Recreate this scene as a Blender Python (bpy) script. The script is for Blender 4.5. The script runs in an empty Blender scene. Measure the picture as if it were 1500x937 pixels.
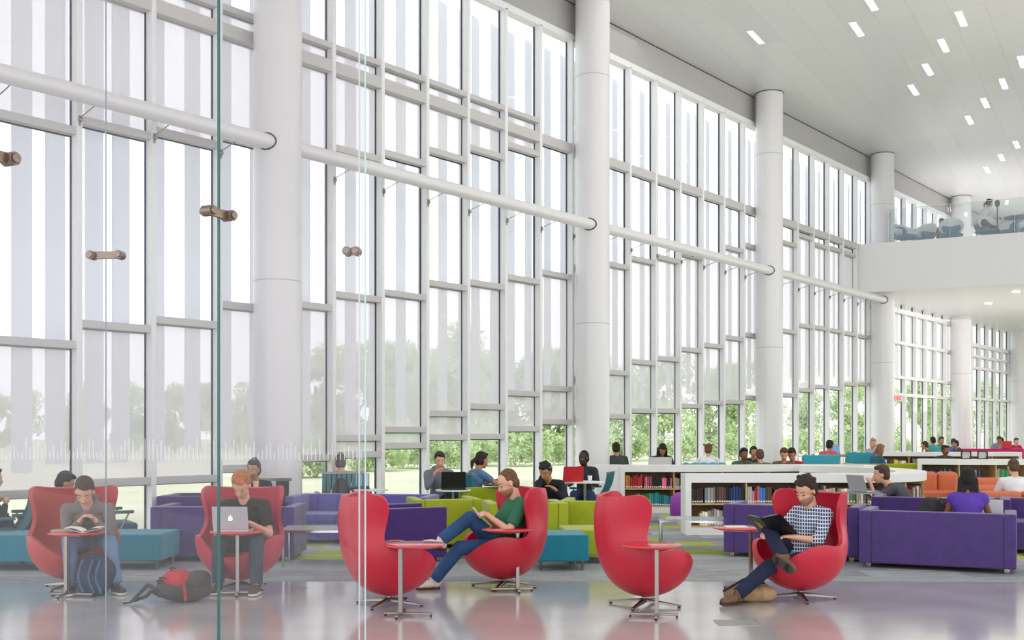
import bpy, bmesh, math, random
import numpy as np
from mathutils import Vector, Matrix, Euler
from mathutils.noise import noise as pnoise
random.seed(7)
sc = bpy.context.scene
COL = sc.collection
R = math.radians
V = Vector
F = 1600.0; HZ = 633.0; EYE = 1.6          # focal length in px, horizon row, eye height

def at(px, py, Y):                          # photo pixel + distance -> point in the hall
    return V(((px-750)*Y/F, Y, EYE-(py-HZ)*Y/F))
def flr(px, py):                            # photo pixel of a point on the floor
    Y = F*EYE/(py-HZ)
    return V(((px-750)*Y/F, Y, 0))

# ------------------------------------------------------------------ materials
def lin(c):
    c = c.lstrip('#'); o = []
    for i in (0, 2, 4):
        v = int(c[i:i+2], 16)/255
        o.append(v/12.92 if v <= .04045 else ((v+.055)/1.055)**2.4)
    return (*o, 1)
MC = {}
def mat(col, rough=.6, metal=0, bump=0, bscale=60, vary=0, vscale=8, sheen=0, emit=0, coat=0):
    key = (col, rough, metal, bump, bscale, vary, vscale, sheen, emit, coat)
    if key in MC: return MC[key]
    m = bpy.data.materials.new('m_'+col.strip('#')); m.use_nodes = True
    nt = m.node_tree; b = nt.nodes['Principled BSDF']; c = lin(col)
    b.inputs['Base Color'].default_value = c
    b.inputs['Roughness'].default_value = rough
    b.inputs['Metallic'].default_value = metal
    if sheen: b.inputs['Sheen Weight'].default_value = sheen
    if coat: b.inputs['Coat Weight'].default_value = coat
    if emit:
        b.inputs['Emission Color'].default_value = c; b.inputs['Emission Strength'].default_value = emit
    if vary or bump:
        tc = nt.nodes.new('ShaderNodeTexCoord')
    if vary:
        n = nt.nodes.new('ShaderNodeTexNoise'); n.inputs['Scale'].default_value = vscale
        n.inputs['Detail'].default_value = 5
        r = nt.nodes.new('ShaderNodeValToRGB')
        r.color_ramp.elements[0].position = .3; r.color_ramp.elements[1].position = .7
        r.color_ramp.elements[0].color = tuple(x*(1-vary) for x in c[:3])+(1,)
        r.color_ramp.elements[1].color = tuple(min(1, x*(1+vary)) for x in c[:3])+(1,)
        nt.links.new(tc.outputs['Object'], n.inputs['Vector'])
        nt.links.new(n.outputs['Fac'], r.inputs['Fac']); nt.links.new(r.outputs['Color'], b.inputs['Base Color'])
    if bump:
        n2 = nt.nodes.new('ShaderNodeTexNoise'); n2.inputs['Scale'].default_value = bscale
        n2.inputs['Detail'].default_value = 3
        bp = nt.nodes.new('ShaderNodeBump'); bp.inputs['Strength'].default_value = bump; bp.inputs['Distance'].default_value = .02
        nt.links.new(tc.outputs['Object'], n2.inputs['Vector'])
        nt.links.new(n2.outputs['Fac'], bp.inputs['Height']); nt.links.new(bp.outputs['Normal'], b.inputs['Normal'])
    MC[key] = m; return m

def glass_mat(name, tint, gloss=.06, white=0.0, rough=0.0):
    m = bpy.data.materials.new(name); m.use_nodes = True; nt = m.node_tree; nt.nodes.clear()
    out = nt.nodes.new('ShaderNodeOutputMaterial')
    tr = nt.nodes.new('ShaderNodeBsdfTransparent'); tr.inputs['Color'].default_value = lin(tint)
    gl = nt.nodes.new('ShaderNodeBsdfGlossy'); gl.inputs['Roughness'].default_value = rough
    lw = nt.nodes.new('ShaderNodeLayerWeight'); lw.inputs['Blend'].default_value = .5
    fr = nt.nodes.new('ShaderNodeMath'); fr.operation = 'POWER'; fr.inputs[1].default_value = 5; nt.links.new(lw.outputs['Facing'], fr.inputs[0])
    mu = nt.nodes.new('ShaderNodeMath'); mu.operation = 'MULTIPLY_ADD'; mu.inputs[1].default_value = .28; mu.inputs[2].default_value = gloss
    mu.use_clamp = True
    mx = nt.nodes.new('ShaderNodeMixShader')
    nt.links.new(fr.outputs[0], mu.inputs[0]); nt.links.new(mu.outputs[0], mx.inputs[0])
    nt.links.new(tr.outputs[0], mx.inputs[1]); nt.links.new(gl.outputs[0], mx.inputs[2])
    last = mx
    if white:
        df = nt.nodes.new('ShaderNodeBsdfDiffuse'); df.inputs['Color'].default_value = (.9, .9, .9, 1)
        m2 = nt.nodes.new('ShaderNodeMixShader'); m2.inputs[0].default_value = white
        nt.links.new(mx.outputs[0], m2.inputs[1]); nt.links.new(df.outputs[0], m2.inputs[2]); last = m2
    nt.links.new(last.outputs[0], out.inputs['Surface'])
    return m

def shade_mat():
    m = bpy.data.materials.new('mesh_shade'); m.use_nodes = True; nt = m.node_tree; nt.nodes.clear()
    out = nt.nodes.new('ShaderNodeOutputMaterial')
    tr = nt.nodes.new('ShaderNodeBsdfTransparent'); tr.inputs['Color'].default_value = (.93, .91, .92, 1)
    tl = nt.nodes.new('ShaderNodeBsdfTranslucent'); tl.inputs['Color'].default_value = (.90, .87, .89, 1)
    df = nt.nodes.new('ShaderNodeBsdfDiffuse'); df.inputs['Color'].default_value = (.78, .76, .77, 1)
    a = nt.nodes.new('ShaderNodeMixShader'); a.inputs[0].default_value = .5
    b = nt.nodes.new('ShaderNodeMixShader'); b.inputs[0].default_value = SHADE_OPACITY
    nt.links.new(tl.outputs[0], a.inputs[1]); nt.links.new(df.outputs[0], a.inputs[2])
    nt.links.new(tr.outputs[0], b.inputs[1]); nt.links.new(a.outputs[0], b.inputs[2])
    nt.links.new(b.outputs[0], out.inputs['Surface'])
    return m
SHADE_OPACITY = .72

# ------------------------------------------------------------------ mesh helpers
class MB:
    def __init__(s): s.v = []; s.f = []
    def add(s, vs, fs):
        o = len(s.v); s.v += [tuple(p) for p in vs]; s.f += [tuple(i+o for i in f) for f in fs]; return s
    def box(s, c, d, rz=0, M=None):
        x, y, z = d[0]/2, d[1]/2, d[2]/2
        vs = [V(p) for p in ((-x,-y,-z),(x,-y,-z),(x,y,-z),(-x,y,-z),(-x,-y,z),(x,-y,z),(x,y,z),(-x,y,z))]
        m = Matrix.Translation(V(c)) @ Matrix.Rotation(rz, 4, 'Z')
        if M is not None: m = m @ M
        return s.add([m @ p for p in vs], [(0,3,2,1),(4,5,6,7),(0,1,5,4),(1,2,6,5),(2,3,7,6),(3,0,4,7)])
    def bar(s, a, b, w, h, up=V((0,0,1))):              # rectangular bar from a to b
        a, b = V(a), V(b); d = (b-a); L = d.length; d.normalize()
        if abs(d.dot(up)) > .95: up = V((0,1,0))
        x = d.cross(up).normalized(); z = x.cross(d)
        vs = []
        for p in (a, b):
            for sx, sz in ((-1,-1),(1,-1),(1,1),(-1,1)): vs.append(p + x*sx*w/2 + z*sz*h/2)
        return s.add(vs, [(0,1,2,3),(7,6,5,4),(0,4,5,1),(1,5,6,2),(2,6,7,3),(3,7,4,0)])
    def cone(s, a, b, r0, r1, n=16, caps=True):
        a, b = V(a), V(b); d = (b-a).normalized()
        x = d.cross(V((0,0,1)) if abs(d.z) < .95 else V((0,1,0))).normalized(); y = d.cross(x)
        vs = []
        for p, r in ((a, r0), (b, r1)):
            for i in range(n):
                t = 2*math.pi*i/n; vs.append(p + x*(r*math.cos(t)) + y*(r*math.sin(t)))
        fs = [(i, i+n, (i+1) % n+n, (i+1) % n) for i in range(n)]
        if caps: fs += [tuple(range(n)), tuple(range(2*n-1, n-1, -1))]
        return s.add(vs, fs)
    def tube(s, pts, r, n=8):
        for i in range(len(pts)-1): s.cone(pts[i], pts[i+1], r, r, n)
        for p in pts[1:-1]: s.ball(p, (r, r, r), 8, 6)
        return s
    def ball(s, c, r, nu=16, nv=10, M=None, disp=0, dsc=20):
        c = V(c)
        if isinstance(r, (int, float)): r = (r, r, r)
        vs = []
        for j in range(1, nv):
            ph = math.pi*j/nv
            for i in range(nu):
                t = 2*math.pi*i/nu
                p = V((r[0]*math.sin(ph)*math.cos(t), r[1]*math.sin(ph)*math.sin(t), r[2]*math.cos(ph)))
                vs.append(p)
        vs += [V((0,0,r[2])), V((0,0,-r[2]))]
        if disp: vs = [p*(1+disp*pnoise((p+c)*dsc)) for p in vs]
        if M is not None: vs = [M @ p for p in vs]
        vs = [p+c for p in vs]
        fs = []
        for j in range(nv-2):
            for i in range(nu):
                a = j*nu+i; b = j*nu+(i+1) % nu; fs.append((a, a+nu, b+nu, b))
        T, B = len(vs)-2, len(vs)-1
        for i in range(nu):
            fs.append((T, i, (i+1) % nu)); fs.append((B, (nv-2)*nu+(i+1) % nu, (nv-2)*nu+i))
        return s.add(vs, fs)
    def cap(s, a, ra, b, rb, n=12):                     # tapered capsule
        s.cone(a, b, ra, rb, n); s.ball(a, ra*1.0, n, 8); s.ball(b, rb*1.0, n, 8); return s
    def lathe(s, prof, c=(0,0,0), n=32):
        c = V(c); vs = []; m = len(prof)
        for i in range(n):
            t = 2*math.pi*i/n
            for r, z in prof: vs.append(c+V((r*math.cos(t), r*math.sin(t), z)))
        fs = [(i*m+j, ((i+1) % n)*m+j, ((i+1) % n)*m+j+1, i*m+j+1) for i in range(n) for j in range(m-1)]
        return s.add(vs, fs)
    def quad(s, a, b, c, d): return s.add([a, b, c, d], [(0,1,2,3)])
    def prism(s, poly, z0, z1):                         # poly: counter-clockwise xy list
        n = len(poly)
        vs = [V((p[0], p[1], z0)) for p in poly]+[V((p[0], p[1], z1)) for p in poly]
        return s.add(vs, [tuple(range(n-1, -1, -1)), tuple(range(n, 2*n))]+[(i, (i+1) % n, (i+1) % n+n, i+n) for i in range(n)])
    def mesh(s, name, m, smooth=False):
        me = bpy.data.meshes.new(name); me.from_pydata(s.v, [], s.f); me.update()
        if m: me.materials.append(m)
        if smooth: me.shade_smooth()
        return me
    def build(s, name, m, parent=None, smooth=False, bevel=0, seg=3, sub=0, remesh=0, sm_it=4):
        me = s.mesh(name, m, smooth)
        if remesh: me = remeshed(me, remesh, sm_it, m, name)
        o = bpy.data.objects.new(name, me); COL.objects.link(o)
        if parent: o.parent = parent
        if bevel:
            b = o.modifiers.new('b', 'BEVEL'); b.width = bevel; b.segments = seg; b.limit_method = 'ANGLE'; b.harden_normals = False
            me.shade_smooth()
            w = o.modifiers.new('w', 'WEIGHTED_NORMAL'); w.keep_sharp = False
        if sub: q = o.modifiers.new('s', 'SUBSURF'); q.levels = sub; q.render_levels = sub
        return o

def remeshed(me, voxel, it, m, name):
    t = bpy.data.objects.new('tmp', me); COL.objects.link(t)
    r = t.modifiers.new('r', 'REMESH'); r.mode = 'VOXEL'; r.voxel_size = voxel; r.use_smooth_shade = True
    if it: q = t.modifiers.new('q', 'SMOOTH'); q.iterations = it; q.factor = .5
    dg = bpy.context.evaluated_depsgraph_get(); dg.update()
    n = bpy.data.meshes.new_from_object(t.evaluated_get(dg)); n.name = name
    bpy.data.objects.remove(t)
    n.materials.clear(); n.materials.append(m); n.shade_smooth()
    return n

def tag(o, label=None, cat=None, group=None, kind=None):
    if label: o['label'] = label
    if cat: o['category'] = cat
    if group: o['group'] = group
    if kind: o['kind'] = kind
    return o
def empty(name, loc=(0,0,0), rz=0, parent=None):
    o = bpy.data.objects.new(name, None); COL.objects.link(o); o.location = loc; o.rotation_euler = (0, 0, rz)
    o.empty_display_size = .1
    if parent: o.parent = parent
    return o
def thing(name, label, cat, loc=(0,0,0), rz=0, group=None): return tag(empty(name, loc, rz), label, cat, group)
def copy_tree(o, parent=None):
    c = o.copy(); COL.objects.link(c); c.parent = parent
    for ch in o.children: copy_tree(ch, c)
    return c
def place(o, loc, rz, label=None, group=None):
    o.location = loc; o.rotation_euler = (0, 0, rz)
    if label: o['label'] = label
    if group: o['group'] = group
    return o
def crom(xs, ys, x):                                    # monotone-ish smooth interpolation
    xs = list(xs); ys = list(ys)
    if x <= xs[0]: return ys[0]
    if x >= xs[-1]: return ys[-1]
    i = max(j for j in range(len(xs)-1) if xs[j] <= x)
    h = xs[i+1]-xs[i]; t = (x-xs[i])/h
    def sl(j):
        if j <= 0: return (ys[1]-ys[0])/(xs[1]-xs[0])
        if j >= len(xs)-1: return (ys[-1]-ys[-2])/(xs[-1]-xs[-2])
        return (ys[j+1]-ys[j-1])/(xs[j+1]-xs[j-1])
    m0, m1 = sl(i)*h, sl(i+1)*h
    return (2*t**3-3*t*t+1)*ys[i]+(t**3-2*t*t+t)*m0+(-2*t**3+3*t*t)*ys[i+1]+(t**3-t*t)*m1

# palette
WHITE = mat('#f1f1f0', .5); FRAME = mat('#ededed', .45); FRAMEG = mat('#c9c6c5', .5); GASKET = mat('#2c3440', .5)
COLM = mat('#e2e0e1', .28, coat=.3); STEEL = mat('#96918b', .3, metal=1); CHROME = mat('#d5d6d8', .12, metal=1)
DARK = mat('#1d1f22', .5); FIT = mat('#8b7a6c', .3, metal=.8); BLACKP = mat('#17181b', .4)
WOOD = mat('#cfae7c', .5, vary=.12, vscale=4); WOODD = mat('#8d6d46', .6, vary=.1)
RED = mat('#c51f38', .42, bump=.06, bscale=30, coat=.1); REDT = mat('#d2343f', .18, coat=.5)
PURPLE = mat('#41246c', .85, bump=.15, bscale=300, sheen=.3, vary=.08); PURPLE2 = mat('#4d3676', .85, bump=.15, bscale=300, sheen=.3, vary=.08)
LAV = mat('#6c62a8', .85, bump=.1, bscale=300, sheen=.3)
LIME = mat('#a3ad1c', .85, bump=.15, bscale=300, sheen=.2, vary=.06); TEAL = mat('#0f7f94', .85, bump=.15, bscale=300, sheen=.2, vary=.06)
TURQ = mat('#2f9fb4', .7, sheen=.3); TEALD = mat('#35696f', .7); ORANGE = mat('#cf6d47', .5, bump=.08, bscale=30)
MAG = mat('#c01560', .7)
WINGLASS = glass_mat('window_glass', '#f7f7f8', .04)
PGLASS = glass_mat('partition_glass', '#faf9fa', .022, white=.015)  # trace of diffuse white imitates the hazy veil of reflections
RGLASS = glass_mat('railing_glass', '#e6edee', .09, white=.10)
TGLASS = glass_mat('table_glass', '#dfeae6', .15, white=.25)
SHADE = shade_mat()
GREENEDGE = mat('#24625c', .2, emit=.0); FRIT = mat('#f4f6f6', .5)
FIN = mat('#e8ecf2', .5)
def fin_mat():
    m = bpy.data.materials.new('perforated_blade'); m.use_nodes = True; nt = m.node_tree; b = nt.nodes['Principled BSDF']
    b.inputs['Base Color'].default_value = lin('#e9eaf2'); b.inputs['Roughness'].default_value = .5
    tl = nt.nodes.new('ShaderNodeBsdfTranslucent'); tl.inputs['Color'].default_value = (.93, .935, .97, 1)
    mx = nt.nodes.new('ShaderNodeMixShader'); mx.inputs[0].default_value = .5
    nt.links.new(b.outputs[0], mx.inputs[1]); nt.links.new(tl.outputs[0], mx.inputs[2]); nt.links.new(mx.outputs[0], nt.nodes['Material Output'].inputs['Surface'])
    return m
FIN = fin_mat()

# ------------------------------------------------------------------ camera, sky, render look
cam = bpy.data.cameras.new('camera'); co = bpy.data.objects.new('camera', cam); COL.objects.link(co)
co.location = (0, 0, EYE); co.rotation_euler = (R(90), 0, 0)
cam.sensor_width = 36; cam.lens = 36*F/1500; cam.shift_y = (HZ-468.5)/1500; cam.clip_end = 600; cam.clip_start = .05
sc.camera = co
w = bpy.data.worlds.new('sky'); sc.world = w; w.use_nodes = True; nt = w.node_tree
bg = nt.nodes['Background']
tc = nt.nodes.new('ShaderNodeTexCoord'); sp = nt.nodes.new('ShaderNodeSeparateXYZ')
rp = nt.nodes.new('ShaderNodeValToRGB'); rp.color_ramp.elements[0].position = .45; rp.color_ramp.elements[1].position = .95
rp.color_ramp.elements[0].color = (.95, .96, .96, 1); rp.color_ramp.elements[1].color = (.80, .88, .97, 1)
nz = nt.nodes.new('ShaderNodeTexNoise'); nz.inputs['Scale'].default_value = 2.5; nz.inputs['Detail'].default_value = 4
mxx = nt.nodes.new('ShaderNodeMixRGB'); mxx.blend_type = 'ADD'; mxx.inputs[0].default_value = .12
mr = nt.nodes.new('ShaderNodeMapRange'); mr.inputs[1].default_value = -1; mr.inputs[2].default_value = 1
nt.links.new(tc.outputs['Generated'], sp.inputs[0]); nt.links.new(sp.outputs['Z'], mr.inputs[0]); nt.links.new(mr.outputs[0], rp.inputs[0])
nt.links.new(tc.outputs['Generated'], nz.inputs['Vector']); nt.links.new(rp.outputs[0], mxx.inputs[1]); nt.links.new(nz.outputs['Fac'], mxx.inputs[2])
nt.links.new(mxx.outputs[0], bg.inputs['Color']); bg.inputs['Strength'].default_value = 1.05
sc.view_settings.view_transform = 'Standard'; sc.view_settings.look = 'None'; sc.view_settings.exposure = 1.0
sun = bpy.data.lights.new('sun', 'SUN'); sun.energy = 1.2; sun.angle = R(20); so = bpy.data.objects.new('sun', sun); COL.objects.link(so)
so.rotation_euler = (R(50), 0, R(110))
for (x, y, sx, sy, e, z) in ((9, 18, 14, 16, 180, 10.9), (19, 40, 12, 14, 120, 6.1), (4, 6, 10, 8, 80, 10.9), (14, 17, 14, 16, -360, 2.4), (21, 38, 12, 8, -130, 2.4), (20, 42, 10, 8, -120, 8.6)):  # area fills added to brighten the hall, some aimed up at the ceiling
    l = bpy.data.lights.new('added_fill', 'AREA'); l.shape = 'RECTANGLE'; l.size = sx; l.size_y = sy; l.energy = abs(e); l.color = (1, .97, .93)
    lo = bpy.data.objects.new('added_fill', l); COL.objects.link(lo); lo.location = (x, y, z); lo.rotation_euler = (R(180) if e < 0 else 0, 0, 0)
# ------------------------------------------------------------------ window wall frame of reference
SN, CS = .6306, .7761                                   # wall direction (sin, cos)
DZ = 6.667
def wp(s, off, z): return V((-18.19+SN*s+CS*off, CS*s-SN*off, z))     # s along wall, off into the room
HEAD, CEIL = 10.2, 11.03
def zb(b): return 2.784+.1342*(b-1)                    # depth index of a bay's right edge
def sb(b): return DZ*zb(b)/CS
def hy(b, y): return EYE+(HZ-y)*zb(b)*DZ/F

# floor, ceiling, fascia
def floor_mat():
    m = bpy.data.materials.new('polished_concrete'); m.use_nodes = True; nt = m.node_tree; b = nt.nodes['Principled BSDF']
    tc = nt.nodes.new('ShaderNodeTexCoord'); n = nt.nodes.new('ShaderNodeTexNoise'); n.inputs['Scale'].default_value = 1.3; n.inputs['Detail'].default_value = 8
    n2 = nt.nodes.new('ShaderNodeTexNoise'); n2.inputs['Scale'].default_value = 90; n2.inputs['Detail'].default_value = 3
    mx = nt.nodes.new('ShaderNodeMath'); mx.operation = 'MULTIPLY_ADD'; mx.inputs[1].default_value = .35
    r = nt.nodes.new('ShaderNodeValToRGB'); r.color_ramp.elements[0].position = .45; r.color_ramp.elements[1].position = .9
    r.color_ramp.elements[0].color = lin('#b9b4b3'); r.color_ramp.elements[1].color = lin('#d2cecd')
    nt.links.new(tc.outputs['Object'], n.inputs['Vector']); nt.links.new(tc.outputs['Object'], n2.inputs['Vector'])
    nt.links.new(n2.outputs['Fac'], mx.inputs[0]); nt.links.new(n.outputs['Fac'], mx.inputs[2]); nt.links.new(mx.outputs[0], r.inputs['Fac'])
    nt.links.new(r.outputs['Color'], b.inputs['Base Color'])
    b.inputs['Roughness'].default_value = .16; b.inputs['Coat Weight'].default_value = .6; b.inputs['Coat Roughness'].default_value = .12
    return m
def carpet_mat():
    m = bpy.data.materials.new('carpet_tiles'); m.use_nodes = True; nt = m.node_tree; b = nt.nodes['Principled BSDF']
    L = nt.links.new; N = nt.nodes.new
    tc = N('ShaderNodeTexCoord'); mp = N('ShaderNodeMapping'); mp.inputs['Rotation'].default_value = (0, 0, R(0))
    L(tc.outputs['Object'], mp.inputs['Vector'])
    br = N('ShaderNodeTexBrick'); br.inputs['Scale'].default_value = 1; br.inputs['Mortar Size'].default_value = 0
    br.inputs['Brick Width'].default_value = 1.1; br.inputs['Row Height'].default_value = .55; br.offset = .37
    br.inputs['Color1'].default_value = (0,0,0,1); br.inputs['Color2'].default_value = (1,1,1,1)
    L(mp.outputs[0], br.inputs['Vector'])
    r = N('ShaderNodeValToRGB'); cr = r.color_ramp; cr.interpolation = 'CONSTANT'
    cols = [(0, '#9a9c9e'), (.22, '#63666b'), (.38, '#a9b53a'), (.58, '#8b8e91'), (.72, '#b9c252'), (.86, '#b1b3b5')]
    cr.elements[0].color = lin(cols[0][1]); cr.elements[1].position = cols[1][0]; cr.elements[1].color = lin(cols[1][1])
    for p, c in cols[2:]:
        e = cr.elements.new(p); e.color = lin(c)
    L(br.outputs['Color'], r.inputs['Fac'])
    r2 = N('ShaderNodeValToRGB'); cr = r2.color_ramp; cr.interpolation = 'CONSTANT'
    cr.elements[0].color = lin('#9c9da0'); cr.elements[1].position = .3; cr.elements[1].color = lin('#8d8f93')
    e = cr.elements.new(.55); e.color = lin('#a4a5a8'); e = cr.elements.new(.97); e.color = lin('#a0a856')
    L(br.outputs['Color'], r2.inputs['Fac'])
    sx = N('ShaderNodeSeparateXYZ'); L(tc.outputs['Object'], sx.inputs[0])
    gt = N('ShaderNodeMath'); gt.operation = 'GREATER_THAN'; gt.inputs[1].default_value = 13.7; L(sx.outputs['Y'], gt.inputs[0])
    mx = N('ShaderNodeMixRGB'); L(gt.outputs[0], mx.inputs[0]); L(r2.outputs[0], mx.inputs[1]); L(r.outputs[0], mx.inputs[2])
    n = N('ShaderNodeTexNoise'); n.inputs['Scale'].default_value = 14; n.inputs['Detail'].default_value = 6
    mp2 = N('ShaderNodeMapping'); mp2.inputs['Scale'].default_value = (.25, 1.6, 1); L(tc.outputs['Object'], mp2.inputs[0]); L(mp2.outputs[0], n.inputs['Vector'])
    mr = N('ShaderNodeMapRange'); mr.inputs[1].default_value = .3; mr.inputs[2].default_value = .7; mr.inputs[3].default_value = .72; mr.inputs[4].default_value = 1.2
    L(n.outputs['Fac'], mr.inputs[0])
    ml = N('ShaderNodeMixRGB'); ml.blend_type = 'MULTIPLY'; ml.inputs[0].default_value = 1; L(mx.outputs[0], ml.inputs[1]); L(mr.outputs[0], ml.inputs[2])
    L(ml.outputs[0], b.inputs['Base Color']); b.inputs['Roughness'].default_value = .9
    return m
def ceil_mat():
    m = bpy.data.materials.new('ceiling_panels'); m.use_nodes = True; nt = m.node_tree; b = nt.nodes['Principled BSDF']
    L = nt.links.new; N = nt.nodes.new
    tc = N('ShaderNodeTexCoord'); mp = N('ShaderNodeMapping'); mp.inputs['Rotation'].default_value = (0, 0, R(-60))
    L(tc.outputs['Object'], mp.inputs['Vector'])
    br = N('ShaderNodeTexBrick'); br.inputs['Scale'].default_value = 1; br.inputs['Mortar Size'].default_value = .008; br.inputs['Mortar Smooth'].default_value = .3
    br.inputs['Brick Width'].default_value = 3.0; br.inputs['Row Height'].default_value = .75; br.offset = .33
    br.inputs['Color1'].default_value = lin('#dcdcdb'); br.inputs['Color2'].default_value = lin('#d6d6d6'); br.inputs['Mortar'].default_value = lin('#c9c9c9')
    L(mp.outputs[0], br.inputs['Vector']); L(br.outputs['Color'], b.inputs['Base Color'])
    nb = N('ShaderNodeTexNoise'); nb.inputs['Scale'].default_value = .5; L(tc.outputs['Object'], nb.inputs['Vector'])
    bp = N('ShaderNodeBump'); bp.inputs['Strength'].default_value = .15; bp.inputs['Distance'].default_value = .05; L(br.outputs['Color'], bp.inputs['Height'])
    L(bp.outputs[0], b.inputs['Normal'])
    b.inputs['Roughness'].default_value = .3
    return m
def struct(mb, name, m, **k): return tag(mb.build(name, m, **k), kind='structure')

p0, p1 = wp(-14, -.25, 0), wp(85, -.25, 0)
YB = 11.74
def wallx(Y): return p0.x+(Y-p0.y)*(p1.x-p0.x)/(p1.y-p0.y)
struct(MB().prism([(wallx(-8), -8), (34, -8), (34, YB), (wallx(YB), YB)], -.2, 0), 'floor', floor_mat())
struct(MB().prism([(wallx(YB), YB), (34, YB), (48, 64), (p1.x, 64)][:3]+[(wallx(64), 64)], -.2, .004), 'floor', carpet_mat())
struct(MB().prism([(wallx(-8), -8), (34, -8), (48, 64), (wallx(64), 64)], CEIL, CEIL+.3), 'ceiling', ceil_mat())
def slab(s0, s1, z0, z1, off0, off1): return [wp(s0, off0, 0), wp(s1, off0, 0), wp(s1, off1, 0), wp(s0, off1, 0)]
m = MB(); m.prism([(p.x, p.y) for p in slab(-12, 82, 0, 0, -.25, .02)], HEAD+.1, CEIL-.03)
struct(m, 'wall_left', mat('#b3b1ae', .6))
m = MB(); m.prism([(p.x, p.y) for p in slab(-12, 82, 0, 0, -.15, .012)], CEIL-.03, CEIL-.0)
struct(m, 'trim_1', DARK)
m = MB(); m.prism([(p.x, p.y) for p in slab(-12, 82, 0, 0, -.14, .08)], HEAD-.04, HEAD+.1)
struct(m, 'trim_2', WHITE)
m = MB(); m.prism([(p.x, p.y) for p in slab(-12, 82, 0, 0, -.14, .08)], 0, .14)
struct(m, 'baseboard_left', WHITE)

# ------------------------------------------------------------------ windows, one bay at a time
T = {  # bay: (bars y at right edge), (shade intervals as heights or 'y' values)
 -3: ((192, 505, 720)), -2: ((200, 482, 704)), -1: ((213, 476, 700)), 0: ((218, 454, 684)),
  1: ((226, 451, 670)), 2: ((234, 439, 641, 665)), 3: ((240, 436, 629, 652)), 4: ((235, 422, 606, 640)), 5: ((231, 421, 596, 639)),
  6: ((226, 413, 577, 628)), 7: ((406, 570, 618)), 8: ((399, 558, 614)), 9: ((392, 547, 610)), 10: ((385, 532, 602)), 11: ((383, 527, 602)),
 12: ((378, 514, 595)), 13: ((375, 508, 590)), 14: ((368, 497, 589)), 15: ((365, 493, 583)), 16: ((362, 490, 581)),
 17: ((360, 487, 579)), 18: ((350, 479, 572)), 19: ((363, 482, 567)), 20: ((368, 486, 569)), 21: ((375, 490, 563)), 22: ((378, 494, 563)), 23: ((378, 494, 563))}
NW = 0
BW = DZ*.1342/CS
for b in range(-6, 44):
    s1 = sb(b); s0 = s1-BW
    NW += 1
    win = tag(empty('window_%d' % NW, wp(s0, 0, 0)), kind='structure')
    o0 = wp(s0, 0, 0)
    def P(s, off, z): return wp(s, off, z)-o0
    if b < 24:
        ys = T.get(b, (T[-3])) if b >= -3 else None
        if ys is None: hs = [hy(-3, q) for q in T[-3]]
        else: hs = [hy(b, q) for q in ys]
        top = HEAD
        bars = [(7.81, .2)]+([(8.16, .1)] if b <= 6 else [])+[(h, .11) for h in hs]
        if b <= 6: sh = [(8.1, hs[0]), (hs[1], hs[-1])]
        else: sh = [(hs[0], hs[-1])]
        low = hs[-1]
    elif b < 32: bars = [(6.0, .16), (4.85, .11), (3.6, .11), (2.97, .11)]; sh = [(6.0, 3.6)]; low = 2.97; top = HEAD
    else: bars = [(5.33, .16), (4.86, .1), (4.36, .1), (3.04, .1)]; sh = [(5.3, 4.36)]; low = 3.04; top = HEAD
    fr = MB()
    fr.box(P(s1+.05, -.02, HEAD/2), (.085, .2, HEAD), math.atan2(CS, SN))
    fr.build('mullion', FRAME, win, bevel=.006, seg=1)
    ga = MB(); ga.box(P(s1+.002, -.075, HEAD/2), (.022, .03, HEAD), math.atan2(CS, SN)); ga.build('gasket', GASKET, win)
    tr = MB()
    for h, t in bars: tr.bar(P(s0+.09, -.02, h), P(s1+.01, -.02, h), .17 if t < .18 else .2, t)
    tr.build('transom', FRAMEG if b < 24 else FRAME, win, bevel=.005, seg=1)
    ud = MB()
    for h, t in bars: ud.bar(P(s0+.09, -.085, h-t/2-.008), P(s1-.01, -.085, h-t/2-.008), .03, .016)
    ud.build('gasket', GASKET, win)
    # panes between the bars
    hh = sorted([h for h, t in bars]+[top, .14])
    for a, c in zip(hh[:-1], hh[1:]):
        g = MB(); g.quad(P(s0+.08, -.09, a), P(s1, -.09, a), P(s1, -.09, c), P(s0+.08, -.09, c)); g.build('glass_pane', WINGLASS, win)
    for a, c in sh:
        g = MB(); g.quad(P(s0+.09, -.06, a), P(s1-.03, -.06, a), P(s1-.03, -.06, c), P(s0+.09, -.06, c)); g.build('roller_shade', SHADE, win)
    # outside sun blades
    for q in (.1, .62):
        f = MB(); ss = s0+BW*q+.1*math.sin(b*1.7)
        f.box(P(ss, -.75, (low+.25+top)/2), (.34, .012, top-low-.25), math.atan2(CS, SN)+R(12)); f.build('sun_blade', FIN, win)
    if b < 24 and b > -5:
        f = MB(); f.bar(P(s1+.05, .05, 6.06-.16), P(s1+.05, .50, 6.06-.05), .012, .012); f.ball(P(s1+.05, .1, 5.88), .035, 8, 6)
        f.cone(P(s1+.05, .08, 5.94), P(s1+.05, .08, 5.8), .018, .018, 8); f.build('tube_bracket', STEEL, win)

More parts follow.
